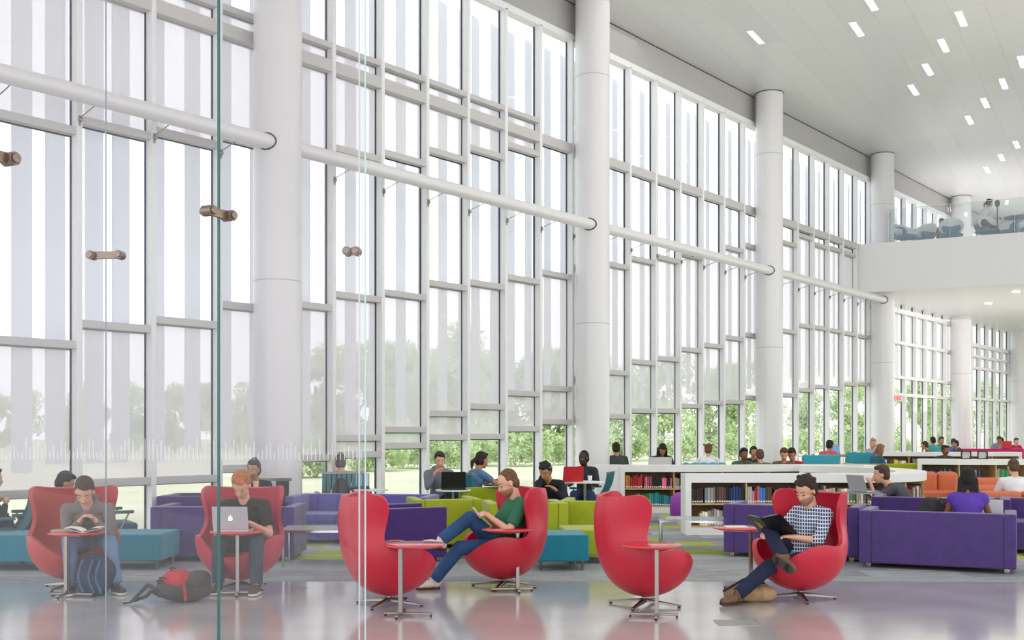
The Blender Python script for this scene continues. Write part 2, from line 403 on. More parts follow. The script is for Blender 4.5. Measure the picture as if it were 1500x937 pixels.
# ------------------------------------------------------------------ columns and the bracing tube
def colpos(i): Y = DZ*(2.565+i); return V((.8125*Y-17.56, Y, 0))
CR = .374
ringm = mat('#4a4b4c', .5)
cl = ['round white column behind the frosted glass strip, nearest on the left', 'round white column rising beside the white end of the far bookcase',
      'round white column second to the right of the one beside the bookcase end', 'round white column passing up through the left end of the balcony slab',
      'slim distant round white column right of the exit sign', 'farthest round white column at the right edge', 'far hidden column']
cl[2] = 'round white column between the bookcase end column and the balcony column'
for i in range(0, 6):
    p = colpos(i)
    t = thing('column', cl[i], 'column', p, 0, 'round white columns along the window wall')
    m = MB(); m.cone((0,0,0), (0,0,CEIL), CR, CR, 56, False); m.build('shaft', COLM, t, smooth=True)
    for z in (3.95, 9.3): MB().lathe([(CR+.0005, z-.006), (CR+.003, z), (CR+.0005, z+.006)], n=56).build('joint', mat('#a9abab', .5), t)
    MB().lathe([(CR, CEIL-.02), (CR+.012, CEIL-.02), (CR+.012, CEIL)], n=56).build('collar', ringm, t)
TL = ['thick white horizontal tube left of the nearest round column', 'thick white tube spanning from nearest column to bookcase end column',
      'thick white tube spanning the windows right of the bookcase end column', 'thick white tube ending at the column under the balcony']
ud_ = V((SN, CS, 0)); nd_ = V((CS, -SN, 0))
for i in range(-1, 3):
    a, b_ = colpos(i), colpos(i+1)
    t = thing('bracing_tube', TL[i+1], 'tube', (a+b_)/2+V((0,0,6.06)), 0, 'bracing tubes between the columns')
    o = (a+b_)/2; off = nd_*.15
    m = MB(); m.cone(a-o+ud_*(CR-.2)+off, b_-o-ud_*(CR-.12)+off, .118, .118, 28, False); m.build('tube_body', COLM, t, smooth=True)
    # the scribed dark line where the tube meets the next column
    pts = []
    for k in range(33):
        th = 2*math.pi*k/32
        ly = .15+.128*math.cos(th); lz = .128*math.sin(th); rr = math.sqrt(CR*CR-ly*ly)
        pts.append(b_-o-ud_*(rr+.006)+nd_*ly+V((0,0,lz)))
    MB().tube(pts, .011, 6).build('joint_ring', DARK, t)

# ------------------------------------------------------------------ balcony
SB, ST = 6.27, 7.89
e0 = V((11.55, 36.6, 0)); e1 = V((16.1, 34.3, 0)); ed = (e1-e0).normalized()
eL = e0-ed*.6; eR = e0+ed*20
m = MB(); m.prism([(eL.x, eL.y), (eR.x, eR.y), (44, 62), (wallx(62), 62)], SB, ST)
struct(m, 'floor', mat('#eae8ea', .35))
# glass railing
rail = thing('glass_railing', 'frameless glass railing along the white balcony edge', 'railing', e0+V((0,0,ST)), 0)
en = V((-ed.y, ed.x, 0))
for k in range(9):
    a = ed*(k*1.9+1.0)+en*.08; b_ = ed*((k+1)*1.9+.97)+en*.08
    g = MB(); g.quad(a, b_, b_+V((0,0,1.1)), a+V((0,0,1.1))); g.build('glass_pane', RGLASS, rail)
    g = MB(); g.bar(a+V((0,0,1.1)), b_+V((0,0,1.1)), .012, .012); g.bar(a, a+V((0,0,1.1)), .014, .014); g.build('pane_edge', mat('#dfe8e8', .2), rail)
# a return of the railing along the wall end
g = MB(); a = ed*1.0+en*.08; g.quad(a, a+en*2.4, a+en*2.4+V((0,0,1.1)), a+V((0,0,1.1))); g.build('glass_pane', RGLASS, rail)

# ------------------------------------------------------------------ ceiling lights
LP = [(1275,3,0),(1255,42,0),(1408,27,0),(1382,66,0),(1359,101,0),(1338,131,0),(1497,90,0),(1470,122,0),(1443,150,0),(1420,175,0),(1489,211,0),(1467,230,0),(1446,248,0),(1107,54,1)]
LL = ['recessed ceiling light strip cut by the top edge of the frame', 'recessed ceiling light strip left of the main diagonal rows', 'nearest strip light of the long middle row on ceiling',
 'second strip light down the long middle ceiling row', 'third strip light down the long middle ceiling row', 'farthest strip light of the long middle ceiling row',
 'nearest strip light of the right ceiling row, at frame edge', 'second strip light down the right ceiling row', 'third strip light down the right ceiling row',
 'last strip light of the right ceiling row', 'small far strip light at right, above the balcony', 'small far strip light, middle of three above the balcony', 'faintest small far strip light nearest above the balcony',
 'faintly glowing pale ceiling strip near the big columns']
dl = V((.5, .866, 0)); lx = V((.866, -.5, 0))
LIT = mat('#ffffff', .5, emit=3.0); WEAK_GLOW = mat('#f4f2ee', .4, emit=.4)  # the pale strip gets a weak glow from its material
for (px, py, u), lab in zip(LP, LL):
    Y = (CEIL-EYE)*F/(HZ-py); c = at(px, py, Y)
    t = thing('ceiling_light', lab, 'light', (c.x, c.y, CEIL), math.atan2(.866, .5), 'strip lights in the ceiling')
    MB().box((0,0,-.008), (1.0, .17, .016)).build('trim_frame', mat('#e4e4e4', .4), t)
    MB().box((0,0,-.012), (.96, .13, .02)).build('diffuser', WEAK_GLOW if u else LIT, t)
for px, py, lab in ((1488, 427, 'round bright downlight under the balcony near frame edge'), (1448, 444, 'faint round downlight under the balcony, farther one')):
    Y = (SB-EYE)*F/(HZ-py); c = at(px, py, Y)
    o = MB().cone((0,0,-.02), (0,0,0), .12, .12, 20).build('downlight', LIT); o.location = (c.x, c.y, SB); tag(o, lab, 'light')

# ------------------------------------------------------------------ exit sign
t = thing('exit_sign', 'small red EXIT sign beside the balcony column', 'sign', at(1315, 583, 37.5), 0)
MB().box((0,0,0), (.34, .05, .24)).build('sign_case', mat('#f3eeee', .4), t, bevel=.01)
m = MB(); x0 = -.125
def seg(a, b_): m.bar(V((a[0], -.032, a[1])), V((b_[0], -.032, b_[1])), .01, .022, V((0,1,0)))
for ch, ss in (('E', [((0,-.07),(0,.07)), ((0,.07),(.045,.07)), ((0,0),(.04,0)), ((0,-.07),(.045,-.07))]), ('X', [((0,-.07),(.05,.07)), ((0,.07),(.05,-.07))]),
               ('I', [((.015,-.07),(.015,.07))]), ('T', [((0,.07),(.05,.07)), ((.025,.07),(.025,-.07))])):
    for a, b_ in ss: seg((a[0]+x0, a[1]), (b_[0]+x0, b_[1]))
    x0 += .045 if ch == 'I' else .072
m.build('lettering', mat('#d11f33', .4, emit=.6), t)
MB().cone((0,0,.12), (0,0,SB-t.location.z), .012, .012, 8).build('hanger_rod', WHITE, t)

# ------------------------------------------------------------------ glass partition (corner at px 535)
PH = 8.4
cA = V((-1.095, 8.15, 0)); dA = V((-.45, -.893, 0)).normalized(); dB = V((-.996, .09, 0)).normalized()
part = thing('glass_partition', 'frameless clear glass corner partition with steel disc clamps, at left', 'glass partition', cA, 0)
def pane(a, b_, z0=.0, z1=PH):
    g = MB(); g.quad(a+V((0,0,z0)), b_+V((0,0,z0)), b_+V((0,0,z1)), a+V((0,0,z1))); return g.build('glass_panel', PGLASS, part)
wA = 1.585; wB = 2.01
for k in range(3): pane(dA*(k*wA+.006), dA*((k+1)*wA-.006))
for k in range(3): pane(dB*(k*wB+.006), dB*((k+1)*wB-.006))
for k in range(4):
    e = MB(); e.cone(dA*(k*wA), dA*(k*wA)+V((0,0,PH)), .006 if k == 0 else .010, .006 if k == 0 else .009, 8)
    e.build('panel_edge', mat('#c9dcdd', .15) if k == 0 else GREENEDGE, part)
e = MB(); e.cone(dB*.045, dB*.045+V((0,0,PH)), .006, .006, 8); e.build('panel_edge', mat('#cfdde0', .2), part)
for k in (1, 2): e = MB(); e.cone(dB*(k*wB), dB*(k*wB)+V((0,0,PH)), .006, .006, 8); e.build('panel_edge', mat('#8a97a3', .2), part)
def clamp(c, d, half, ends=(-1, 1)):
    n = V((-d.y, d.x, 0)); m = MB(); 
    m.bar(c-d*(half if -1 in ends else 0), c+d*(half if 1 in ends else 0), .022, .055)
    for e_ in ends:
        q = c+d*half*e_; m.cone(q-n*.04, q+n*.04, .034, .034, 20)
        m.cone(q-n*.055, q-n*.04, .024, .026, 20); m.cone(q+n*.04, q+n*.055, .026, .024, 20)
    m.build('glass_clamp', FIT, part, bevel=.003, seg=1)
HC = 2.95
clamp(dA*wA+V((0,0,HC)), dA, .09); clamp(dA*2*wA+V((0,0,HC)), dA, .09)
clamp(dB*wB+V((0,0,HC)), dB, .11); clamp(dB*.10+V((0,0,HC)), dB, .035)
# fritted safety lines
rs = random.Random(3)
fm = MB()
for k in range(190):
    q = dB*(.03+k*.0315) ; h = .05+.11*rs.random()**1.5
    fm.box(q+V((0,-.004,1.395+h/2)), (.007, .002, h))
fm.build('safety_lines', glass_mat('frit_lines', '#ffffff', .05, white=.38), part)
# ------------------------------------------------------------------ outdoors
lawn = MB().prism([(-160, 0), (wallx(0)-.2, -.0), (wallx(64)-.2, 64), (150, 64), (150, 260), (-160, 260)], -.5, -.12)
struct(lawn, 'ground', mat('#b6b698', .9, vary=.2, vscale=.15))
def leaf_mat(name, c1, c2):
    m = bpy.data.materials.new(name); m.use_nodes = True; nt = m.node_tree; b = nt.nodes['Principled BSDF']
    tc = nt.nodes.new('ShaderNodeTexCoord'); n = nt.nodes.new('ShaderNodeTexNoise'); n.inputs['Scale'].default_value = 1.4; n.inputs['Detail'].default_value = 6
    r = nt.nodes.new('ShaderNodeValToRGB'); r.color_ramp.elements[0].position = .35; r.color_ramp.elements[1].position = .65
    r.color_ramp.elements[0].color = lin(c1); r.color_ramp.elements[1].color = lin(c2)
    nt.links.new(tc.outputs['Object'], n.inputs['Vector']); nt.links.new(n.outputs['Fac'], r.inputs['Fac']); nt.links.new(r.outputs[0], b.inputs['Base Color'])
    b.inputs['Roughness'].default_value = .9
    tl = nt.nodes.new('ShaderNodeBsdfTranslucent'); nt.links.new(r.outputs[0], tl.inputs['Color'])
    mx = nt.nodes.new('ShaderNodeMixShader'); mx.inputs[0].default_value = .45
    nt.links.new(b.outputs[0], mx.inputs[1]); nt.links.new(tl.outputs[0], mx.inputs[2])
    nt.links.new(mx.outputs[0], nt.nodes['Material Output'].inputs['Surface'])
    return m
LEAF = leaf_mat('leaves', '#a2b982', '#d9e8b4'); LEAF2 = leaf_mat('leaves_pale', '#bccbaa', '#e6eed2')
def crown_mesh(seed, n=5200, h=8.0, rad=3.0, ls=.2, base=.6):
    rs = random.Random(seed); mb = MB(); blobs = []
    for _ in range(16):
        z = rs.uniform(base+.4, h-.8); rr = rad*(1-((z-h*.45)/(h*.62))**2)**.5 if abs(z-h*.45) < h*.62 else .5
        a = rs.uniform(0, 6.28); q = rs.uniform(0, .7)*rr
        blobs.append((V((q*math.cos(a), q*math.sin(a), z)), rs.uniform(.8, 1.5)*rad/3))
    for _ in range(n):
        c, r = rs.choice(blobs)
        d = V((rs.gauss(0,1), rs.gauss(0,1), rs.gauss(0,1))).normalized()*r*rs.uniform(.7, 1.05)
        p = c+d; u = V((rs.gauss(0,1), rs.gauss(0,1), rs.gauss(0,1))).normalized()*ls*rs.uniform(.6, 1.4); w_ = u.cross(d).normalized()*ls*.7
        mb.add([p-u, p+w_*.6, p+u, p-w_*.6], [(0,1,2,3)])
    return mb
CM = [crown_mesh(k).mesh('crown', LEAF) for k in range(3)]+[crown_mesh(k+9).mesh('crown', LEAF2) for k in range(2)]
BM = crown_mesh(21, 1500, 2.0, 1.1, .10, 0).mesh('crown', LEAF)
def trunk_mb(h=5):
    m = MB(); m.cone((0,0,-.2), (.1,.05,h), .22, .1, 8)
    for a in (0, 2, 4): m.cone((.05,.03,h*.5), (1.3*math.cos(a), 1.3*math.sin(a), h*.95), .08, .04, 6)
    return m
TM = trunk_mb().mesh('trunk', mat('#8a8172', .9))
def tree(px, Y, sc_, kind, lab, name='tree', cat='tree', grp='trees outside the window wall'):
    t = thing(name, lab, cat, ((px-750)/F*Y, Y, -.12), random.uniform(0, 6.28), grp)
    c = bpy.data.objects.new('crown', BM if kind == 'bush' else CM[kind]); COL.objects.link(c); c.parent = t
    if kind != 'bush':
        k = bpy.data.objects.new('trunk', TM); COL.objects.link(k); k.parent = t
    t.scale = (sc_, sc_, sc_)
rs = random.Random(11)
for k in range(34):
    px = -60+k*52+rs.uniform(-12, 12)
    if px < 420: Y = 92+rs.uniform(-6, 8); s = .62+.0006*max(0, px)+rs.uniform(-.05, .08)
    elif px < 900: Y = 66+rs.uniform(-5, 8); s = .92+rs.uniform(-.08, .1)
    else: Y = 84+(px-900)*.10+rs.uniform(-4, 10); s = .95+rs.uniform(-.1, .1)
    zone = 'the left windows' if px < 420 else ('the windows before the bookcase end column' if px < 850 else 'the windows right of the bookcase end column' if px < 1270 else 'the far windows below the balcony')
    tree(px, Y, s, k % 5, 'hazy pale green leafy tree seen through '+zone)
for k in range(22):
    px = 420+k*50+rs.uniform(-12, 12); Y = 38+(px-420)*.045+rs.uniform(0, 6)
    zone = 'the windows before the bookcase end column' if px < 850 else 'the windows right of the bookcase end column' if px < 1270 else 'the far windows below the balcony'
    if (px-750)/F*Y > wallx(Y)-2: Y += 25
    tree(px, Y, 1.0+rs.uniform(-.1, .5), 'bush', 'light green shrub outside '+zone, 'shrub', 'shrub', 'shrubs outside the window wall')

# ------------------------------------------------------------------ egg chairs
ZT = [.12, .14, .18, .25, .35, .45, .55, .65, .75, .85, .95, 1.08]
BT = [.0, .10, .19, .28, .345, .385, .41, .425, .435, .435, .42, .37]
FT = [.0, .12, .22, .32, .39, .41, .41, .41, .41, .41, .41, .41]
WT = [.0, .12, .22, .31, .375, .405, .405, .375, .365, .385, .415, .445]
RIM = [(0, 1.03), (22, 1.035), (42, 1.055), (54, 1.075), (64, 1.06), (70, 1.0), (72.5, .92), (73.5, .82), (74.5, .71), (76, .62), (80, .56), (88, .545), (99, .56), (112, .57), (128, .54), (145, .47), (162, .40), (180, .36)]
def egg_shell(inset=0.0):
    # arc-length parameter along the rim
    P_ = [0]
    for (a, z), (a2, z2) in zip(RIM[:-1], RIM[1:]): P_.append(P_[-1]+math.hypot((a2-a)/90*.6, z2-z))
    NR = 44; side = []
    for k in range(NR+1):
        s = P_[-1]*k/NR
        a_ = crom(P_, [r[0] for r in RIM], s); side.append((a_, crom(P_, [r[1] for r in RIM], s), .45*a_+.55*180*k/NR))
    cols = [(-a, z, -q) for a, z, q in side[::-1][:-1]]+side
    cols = cols[1:] if False else cols
    NV = 20; vs = [V((0, 0, .12+inset))]; fs = []
    full = cols[1:]                                       # -180 and 180 coincide
    n = len(full)
    for a, zr, q in full:
        for j in range(1, NV+1):
            t = j/NV; z = .12+(zr-.12)*t**1.55
            k = min(1, max(0, (t-.35)/.65)); k = k*k*(3-2*k)
            ph = R(q*(1-k)+a*k)
            u = math.sqrt(max(0, z-.12))
            us = [math.sqrt(x-.12) for x in ZT]
            bb, ff, ww = crom(us, BT, u), crom(us, FT, u), crom(us, WT, u)
            c, s_ = math.cos(ph), math.sin(ph)
            y = -bb*c if c > 0 else -ff*c
            m_ = min(1, max(0, (z-.60)/.36)); m_ = m_*m_*(3-2*m_); y += .075*m_*min(1, abs(math.degrees(ph))/72)**2
            vs.append(V((ww*s_, y, z)))
    for i in range(n):
        i2 = (i+1) % n
        fs.append((0, 1+i2*NV, 1+i*NV))
        for j in range(NV-1): fs.append((1+i*NV+j, 1+i2*NV+j, 1+i2*NV+j+1, 1+i*NV+j+1))
    return vs, fs
vs, fs = egg_shell()
SHELL = {}
def egg_chair(label, loc, yaw, grp='red egg shaped lounge chairs', m=RED):
    t = thing('egg_chair', label, 'chair', loc, R(yaw), grp)
    if m.name not in SHELL:
        me = bpy.data.meshes.new('shell'); me.from_pydata([tuple(v) for v in vs], [], fs); me.materials.append(m); me.shade_smooth(); SHELL[m.name] = me
    o = bpy.data.objects.new('shell', SHELL[m.name]); COL.objects.link(o); o.parent = t
    q0 = o.modifiers.new('q0', 'SMOOTH'); q0.factor = .5; q0.iterations = 5
    s = o.modifiers.new('s', 'SOLIDIFY'); s.thickness = .042; s.offset = EGGOFF; s.use_even_offset = False
    b = o.modifiers.new('b', 'BEVEL'); b.width = .014; b.segments = 2; b.limit_method = 'ANGLE'; b.angle_limit = R(50)
    q = o.modifiers.new('q', 'SUBSURF'); q.levels = 1; q.render_levels = 1
    c = MB(); c.ball((0, .04, .335), (.29, .30, .05), 28, 12); c.build('seat_cushion', m, t, smooth=True)
    pd = MB(); pd.cone((0,0,.05), (0,0,.15), .022, .022, 16); pd.cone((0,0,.125), (0,0,.14), .05, .09, 20); pd.cone((0,0,.035), (0,0,.07), .045, .03, 20); pd.build('pedestal', STEEL, t, bevel=.002, seg=1)
    for k in range(4):
        a = R(45+90*k+8); d = V((math.cos(a), math.sin(a), 0)); sd = V((-d.y, d.x, 0))
        l = MB(); A = d*.03; B = d*.35
        l.add([A-sd*.032+V((0,0,.035)), A+sd*.032+V((0,0,.035)), A+sd*.02+V((0,0,.068)), A-sd*.02+V((0,0,.068)),
               B-sd*.018+V((0,0,.014)), B+sd*.018+V((0,0,.014)), B+sd*.012+V((0,0,.026)), B-sd*.012+V((0,0,.026))],
              [(0,3,2,1),(4,5,6,7),(0,1,5,4),(1,2,6,5),(2,3,7,6),(3,0,4,7)])
        lo = l.build('leg', STEEL, t, bevel=.003, seg=1)
        MB().cone((B-d*.02), (B-d*.02)+V((0,0,.018)), .014, .014, 12).build('glide', DARK, lo)
    return t
EGGOFF = 1
E = {}
REDL = mat('#b8403a', .45, bump=.06, bscale=30)  # this red and the next have the glass veil put into the colour
REDP = mat('#c23a4c', .45, bump=.06, bscale=30)
def fy(px, Y): return V(((px-750)*Y/F, Y, 0))
E[1] = egg_chair('red egg chair behind glass, man in grey hoodie sits in it', fy(108, 11.25), 200, m=REDL)
E[2] = egg_chair('red egg chair behind glass, man with silver laptop sits in it', fy(352, 11.25), 180, m=REDP)
E[3] = egg_chair('empty red egg chair seen from behind, nearest the glass corner', fy(570, 10.15), -74)
E[4] = egg_chair('red egg chair with the man in green polo', fy(738, 11.3), 112)
E[5] = egg_chair('empty red egg chair in the middle, turned to the right', fy(944, 10.1), -78)
E[6] = egg_chair('red egg chair with the man in checked shirt', fy(1172, 10.5), 124)

# ------------------------------------------------------------------ small red side tables
def side_table(label, post, top_off, yaw):
    t = thing('side_table', label, 'table', post, R(yaw), 'red round side tables on T-shaped feet')
    H = .615; ox = top_off
    MB().lathe([(0, H-.012), (.20, H-.012), (.262, H+.004), (.268, H+.012), (.262, H+.018), (.0, H+.018)], (ox, 0, 0), 48).build('tabletop', REDT, t, smooth=True, )
    MB().box((ox*.6, 0, H-.02), (.16, .07, .016)).build('top_plate', STEEL, t)
    p = MB(); p.box((0, -.017, H/2+.01), (.034, .026, H-.03)); p.box((0, .017, H/2+.01), (.034, .026, H-.03)); p.build('post', STEEL, t, bevel=.004)
    b = MB(); b.box((ox*.55, -.0, .028), (.42, .028, .02)); b.box((0, 0, .028), (.028, .36, .02)); b.build('foot', STEEL, t, bevel=.004)
    for q in ((ox*.55+.2*1, 0), (ox*.55-.2, 0), (0, .17), (0, -.17)):
        MB().cone((q[0]-.008, q[1], .014), (q[0]+.008, q[1], .014), .014, .014, 12).build('caster', DARK, t)
    return t
side_table('red side table with open books before the man in hoodie', fy(98, 10.65), .10, -5)
side_table('red side table holding the silver laptop', fy(348, 10.75), .0, 10)
side_table('empty red side table in front of the chair by the glass corner', fy(587, 9.5), .12, -6)
side_table('red side table beside the man in green polo', fy(758, 11.0), .10, 186)
side_table('empty red side table in front of the middle egg chair', fy(962, 9.45), .05, 170)
side_table('red side table with papers left of the man in checked shirt', fy(1100, 11.15), .12, 180)

# ------------------------------------------------------------------ sofas, ottomans, coffee tables
def sofa(name, label, cat, loc, yaw, w, d, m, h=.68, grp=None, seat=.42, t_=.14, seats=1):
    t = thing(name, label, cat, loc, R(yaw), grp); f = .06
    MB().box((0, -d/2+t_/2, f+(h-f)/2), (w-2*t_, t_, h-f)).build('backrest', m, t, bevel=.02)
    for s in (-1, 1):
        MB().box((s*(w/2-t_/2), 0, f+(h-f)/2), (t_-.004, d, h-f)).build('armrest', m, t, bevel=.02)
    MB().box((0, t_/2, f+.12), (w-2*t_, d-t_, .24)).build('seat_base', m, t, bevel=.01)
    sw = (w-2*t_)/seats
    for k in range(seats):
        MB().box((-w/2+t_+sw*(k+.5), t_/2+.01, seat-.06), (sw-.01, d-t_-.01, .13)).build('seat_cushion', m, t, bevel=.025)
    for sx in (-1, 1):
        for sy in (-1, 1): MB().box((sx*(w/2-.1), sy*(d/2-.09), f/2), (.06, .06, f)).build('foot', STEEL, t, bevel=.004, seg=1)
    return t
def ottoman(label, loc, yaw, w, d, m, h=.42, grp='cube ottomans'):
    t = thing('ottoman', label, 'ottoman', loc, R(yaw), grp)
    MB().box((0,0,.11+(h-.11)/2), (w, d, h-.11)).build('cushion', m, t, bevel=.022)
    for sx in (-1, 1):
        for sy in (-1, 1): MB().cone((sx*(w/2-.07), sy*(d/2-.07), 0), (sx*(w/2-.06), sy*(d/2-.06), .12), .014, .024, 10).build('leg', STEEL, t)
    return t
def glass_table(label, loc, yaw, w, d, h=.45, r=.014):
    t = thing('coffee_table', label, 'table', loc, R(yaw), 'chrome and glass coffee tables')
    MB().box((0,0,h), (w, d, .012)).build('tabletop', TGLASS, t)
    fr = MB(); z = h-.022
    for a, b_ in (((-1,-1),(1,-1)), ((1,-1),(1,1)), ((1,1),(-1,1)), ((-1,1),(-1,-1))):
        fr.bar(V((a[0]*(w/2-.02), a[1]*(d/2-.02), z)), V((b_[0]*(w/2-.02), b_[1]*(d/2-.02), z)), .025, .025)
    fr.build('frame', CHROME, t)
    for sx in (-1, 1):
        for sy in (-1, 1): MB().cone((sx*(w/2-.02), sy*(d/2-.02), 0), (sx*(w/2-.02), sy*(d/2-.02), z), r, r, 12).build('leg', CHROME, t, smooth=False)
    return t
G1 = 'boxy purple sofas and armchairs'; G2 = 'boxy lime green armchairs'
PS1 = sofa('sofa', 'purple sofa the woman in purple top sits on, back turned', 'sofa', fy(1374, 12.95), -25, 1.70, .82, PURPLE2, grp=G1, seats=2)
sofa('sofa', 'purple sofa behind the man in checked shirt, back turned', 'sofa', fy(1165, 14.1), -24, 1.68, .85, PURPLE2, grp=G1, seats=2)
sofa('sofa', 'dark purple sofa in front of the man in dark grey shirt', 'sofa', fy(1378, 15.0), -24, 1.75, .8, PURPLE, grp=G1, seats=2, h=.72)
sofa('sofa', 'purple sofa at the right frame edge facing forward', 'sofa', fy(1530, 14.6), 155, 1.5, .85, PURPLE2, grp=G1, seats=2, h=.7)
sofa('armchair', 'deep purple armchair behind the empty chair at glass corner', 'armchair', fy(588, 13.7), -62, .92, .85, PURPLE, grp=G1)
sofa('sofa', 'pale purple sofa behind glass, facing the coffee table', 'sofa', fy(532, 16.0), 172, 2.1, .85, LAV, grp=G1, seats=3)
sofa('sofa', 'purple sofa behind the man with silver laptop, back turned', 'sofa', fy(338, 13.9), 0, 1.78, .85, PURPLE2, grp=G1, seats=2)
sofa('armchair', 'purple armchair by the window behind the laptop man', 'armchair', fy(285, 16.2), -90, .9, .85, PURPLE2, grp=G1)
sofa('armchair', 'lime armchair left of centre, beside the deep purple armchair', 'armchair', fy(650, 15.4), 14, .95, .85, LIME, grp=G2)
sofa('armchair', 'lime armchair with open seat, between two other lime chairs', 'armchair', fy(716, 17.6), 185, .95, .85, LIME, grp=G2, h=.70)
sofa('armchair', 'lime armchair right behind the man in green polo', 'armchair', fy(768, 14.6), 8, 1.05, .85, LIME, grp=G2)
sofa('armchair', 'lime armchair behind the middle red egg chair', 'armchair', fy(876, 15.0), -10, 1.0, .85, LIME, grp=G2)
ottoman('teal ottoman right of the green polo man', fy(818, 12.9), 6, .62, .66, TEAL)
ottoman('lime ottoman touching the teal one', fy(858, 13.6), 4, .60, .72, LIME)
ottoman('teal ottoman left of the grey hoodie man, at frame edge', fy(32, 12.9), 0, 1.25, .72, TEAL)
ottoman('teal ottoman between the two egg chairs behind glass', fy(176, 13.0), 0, 1.20, .74, TEAL)
glass_table('chrome glass coffee table behind the partition glass', fy(475, 13.2), 4, .95, .60)
glass_table('chrome glass coffee table before the white bookcase', fy(1020, 14.6), -10, .98, .62)
glass_table('small dark coffee table between the orange sofas', fy(1415, 19.2), 0, .9, .55, .44)
o = MB().lathe([(0,0), (.2,0), (.24,.08), (.25,.25), (.22,.42), (.12,.5), (0,.5)]).build('pouf', mat('#a245b5', .7), smooth=True)
o.location = fy(1001, 20.0); tag(o, 'round magenta pouf between the two bookcases', 'pouf')

# orange channel sofa and armchair, magenta seats far away
t = thing('sofa', 'orange padded sofa with upright channels before the far bookcase', 'sofa', fy(1365, 22.3), R(180), 'orange vinyl seating')
for k in range(3): MB().box((.42-k*.42, -.30, .42), (.415, .24, .74)).build('back_cushion', ORANGE, t, bevel=.09, seg=5)
MB().box((0, .05, .25), (1.3, .8, .34)).build('seat', ORANGE, t, bevel=.05)
t = thing('armchair', 'low orange armchair right of the channel sofa', 'armchair', fy(1443, 21.3), R(180), 'orange vinyl seating')
MB().box((0, 0, .3), (.75, .7, .56)).build('seat', ORANGE, t, bevel=.09, seg=5)
MB().box((0, -.28, .42), (.75, .2, .58)).build('backrest', ORANGE, t, bevel=.08, seg=5)
t = thing('sofa', 'long orange sofa under the man in white T-shirt', 'sofa', fy(1492, 17.2), 0, 'orange vinyl seating')
for k in range(3): MB().box((-.42+k*.62, -.3, .38), (.61, .22, .62)).build('back_cushion', ORANGE, t, bevel=.06, seg=4)
MB().box((.2, .08, .24), (1.85, .8, .36)).build('seat', ORANGE, t, bevel=.05)
sofa('sofa', 'magenta sofa far away before the last windows', 'sofa', fy(1447, 42.2), 0, 2.4, .9, MAG, h=.98)
sofa('armchair', 'magenta armchair far away at the right edge', 'armchair', fy(1494, 37), 30, 1.0, .9, MAG, h=.86)
sofa('armchair', 'lime sofa beyond the round bookcase end', 'sofa', fy(1290, 27.5), 0, 1.7, .8, LIME, h=.82)
sofa('armchair', 'lime armchair between round counter end and the right bookcase', 'armchair', fy(1338, 23.5), 0, .8, .8, LIME, h=.66)

# strapped lounge chairs
def strap_chair(label, loc, yaw, m=TEALD, w=.72, h=.86, n=9, grp='slatted strap lounge chairs', zoff=0):
    t = thing('lounge_chair', label, 'chair', loc, R(yaw), grp)
    bk = []
    for k in range(7):
        u = k/6; bk.append(V((0, -.22-.2*u-.05*math.sin(u*3.1), .36+(h-.36)*u)))
    for k in range(n):
        x = -w/2+w*(k+.5)/n; s = MB()
        for a, b_ in zip(bk[:-1], bk[1:]): s.bar(a+V((x,0,0)), b_+V((x,0,0)), w/n*.72, .03, V((0,1,0)))
        s.build('back_strap', m, t)
    MB().box((0, .06, .37), (w, .56, .10)).build('seat', m, t, bevel=.03)
    MB().bar(bk[-1]-V((w/2,0,0)), bk[-1]+V((w/2,0,0)), .04, .04).build('top_rail', STEEL, t)
    for s in (-1, 1):
        f = MB(); f.tube([V((s*w/2, -.3, .0)), V((s*w/2, .0, .33)), V((s*w/2, .32, .0))], .014); f.tube([V((s*w/2, -.3, .33)), V((s*w/2, .32, .33))], .014); f.build('leg_frame', STEEL, t)
        MB().box((s*(w/2+.03), .05, .57), (.06, .46, .04)).build('armrest', m, t, bevel=.012)
        MB().tube([V((s*(w/2+.03), .22, .56)), V((s*(w/2+.03), .12, .36))], .012).build('arm_support', STEEL, t)
    return t
strap_chair('dark slatted lounge chair behind the left red egg chair', fy(52, 14.0), 115)
strap_chair('slatted lounge chair at the left frame edge', fy(-6, 13.3), 120)
strap_chair('slatted lounge chair whose arm shows right of hoodie man', fy(155, 14.4), -60)
strap_chair('teal strapped lounge chair by window, person with bun in it', fy(500, 18.6), 15, mat('#4b8a92', .7), .74, .93)
strap_chair('teal lounge chair the ponytail woman sits in', fy(693, 18.4), -35, mat('#2b7684', .7), .62, .92)
strap_chair('teal lounge chair beside the bookcase end panel', fy(862, 20.5), 75, mat('#2b7684', .7), .7, .85)
strap_chair('black lounge chair behind the laptop man', fy(378, 15.8), 180, DARK, .8, .9, 3)
def tufted(label, loc, yaw, w=.9):
    t = thing('lounge_chair', label, 'chair', loc, R(yaw), 'turquoise tufted lounge chairs')
    for i in range(5):
        for j in range(3): MB().ball((-w/2+w*(i+.5)/5, -.26, .62+.18*j), (w/10*1.12, .07, .105), 12, 8).build('tufted_pad', TURQ, t, smooth=True)
    MB().box((0, -.28, .75), (w, .09, .62)).build('back_panel', TURQ, t, bevel=.03)
    MB().box((0, 0, .38), (w, .6, .16)).build('seat', TURQ, t, bevel=.03)
    for s in (-1, 1): MB().tube([V((s*w/2, -.28, 0)), V((s*w/2, -.28, .9))], .014).build('leg', STEEL, t); MB().tube([V((s*w/2, .28, 0)), V((s*w/2, .28, .35))], .014).build('leg', STEEL, t)
    return t
tufted('turquoise tufted chair behind long white counter, pink shirt person', fy(1196, 26.2), 5)
tufted('turquoise tufted chair near blond person with bun', fy(1262, 29.5), -20, .8)
tufted('turquoise chair the white shirted person with pigtails uses', fy(1028, 24.6), 0, 1.0).scale = (1, 1, .86)

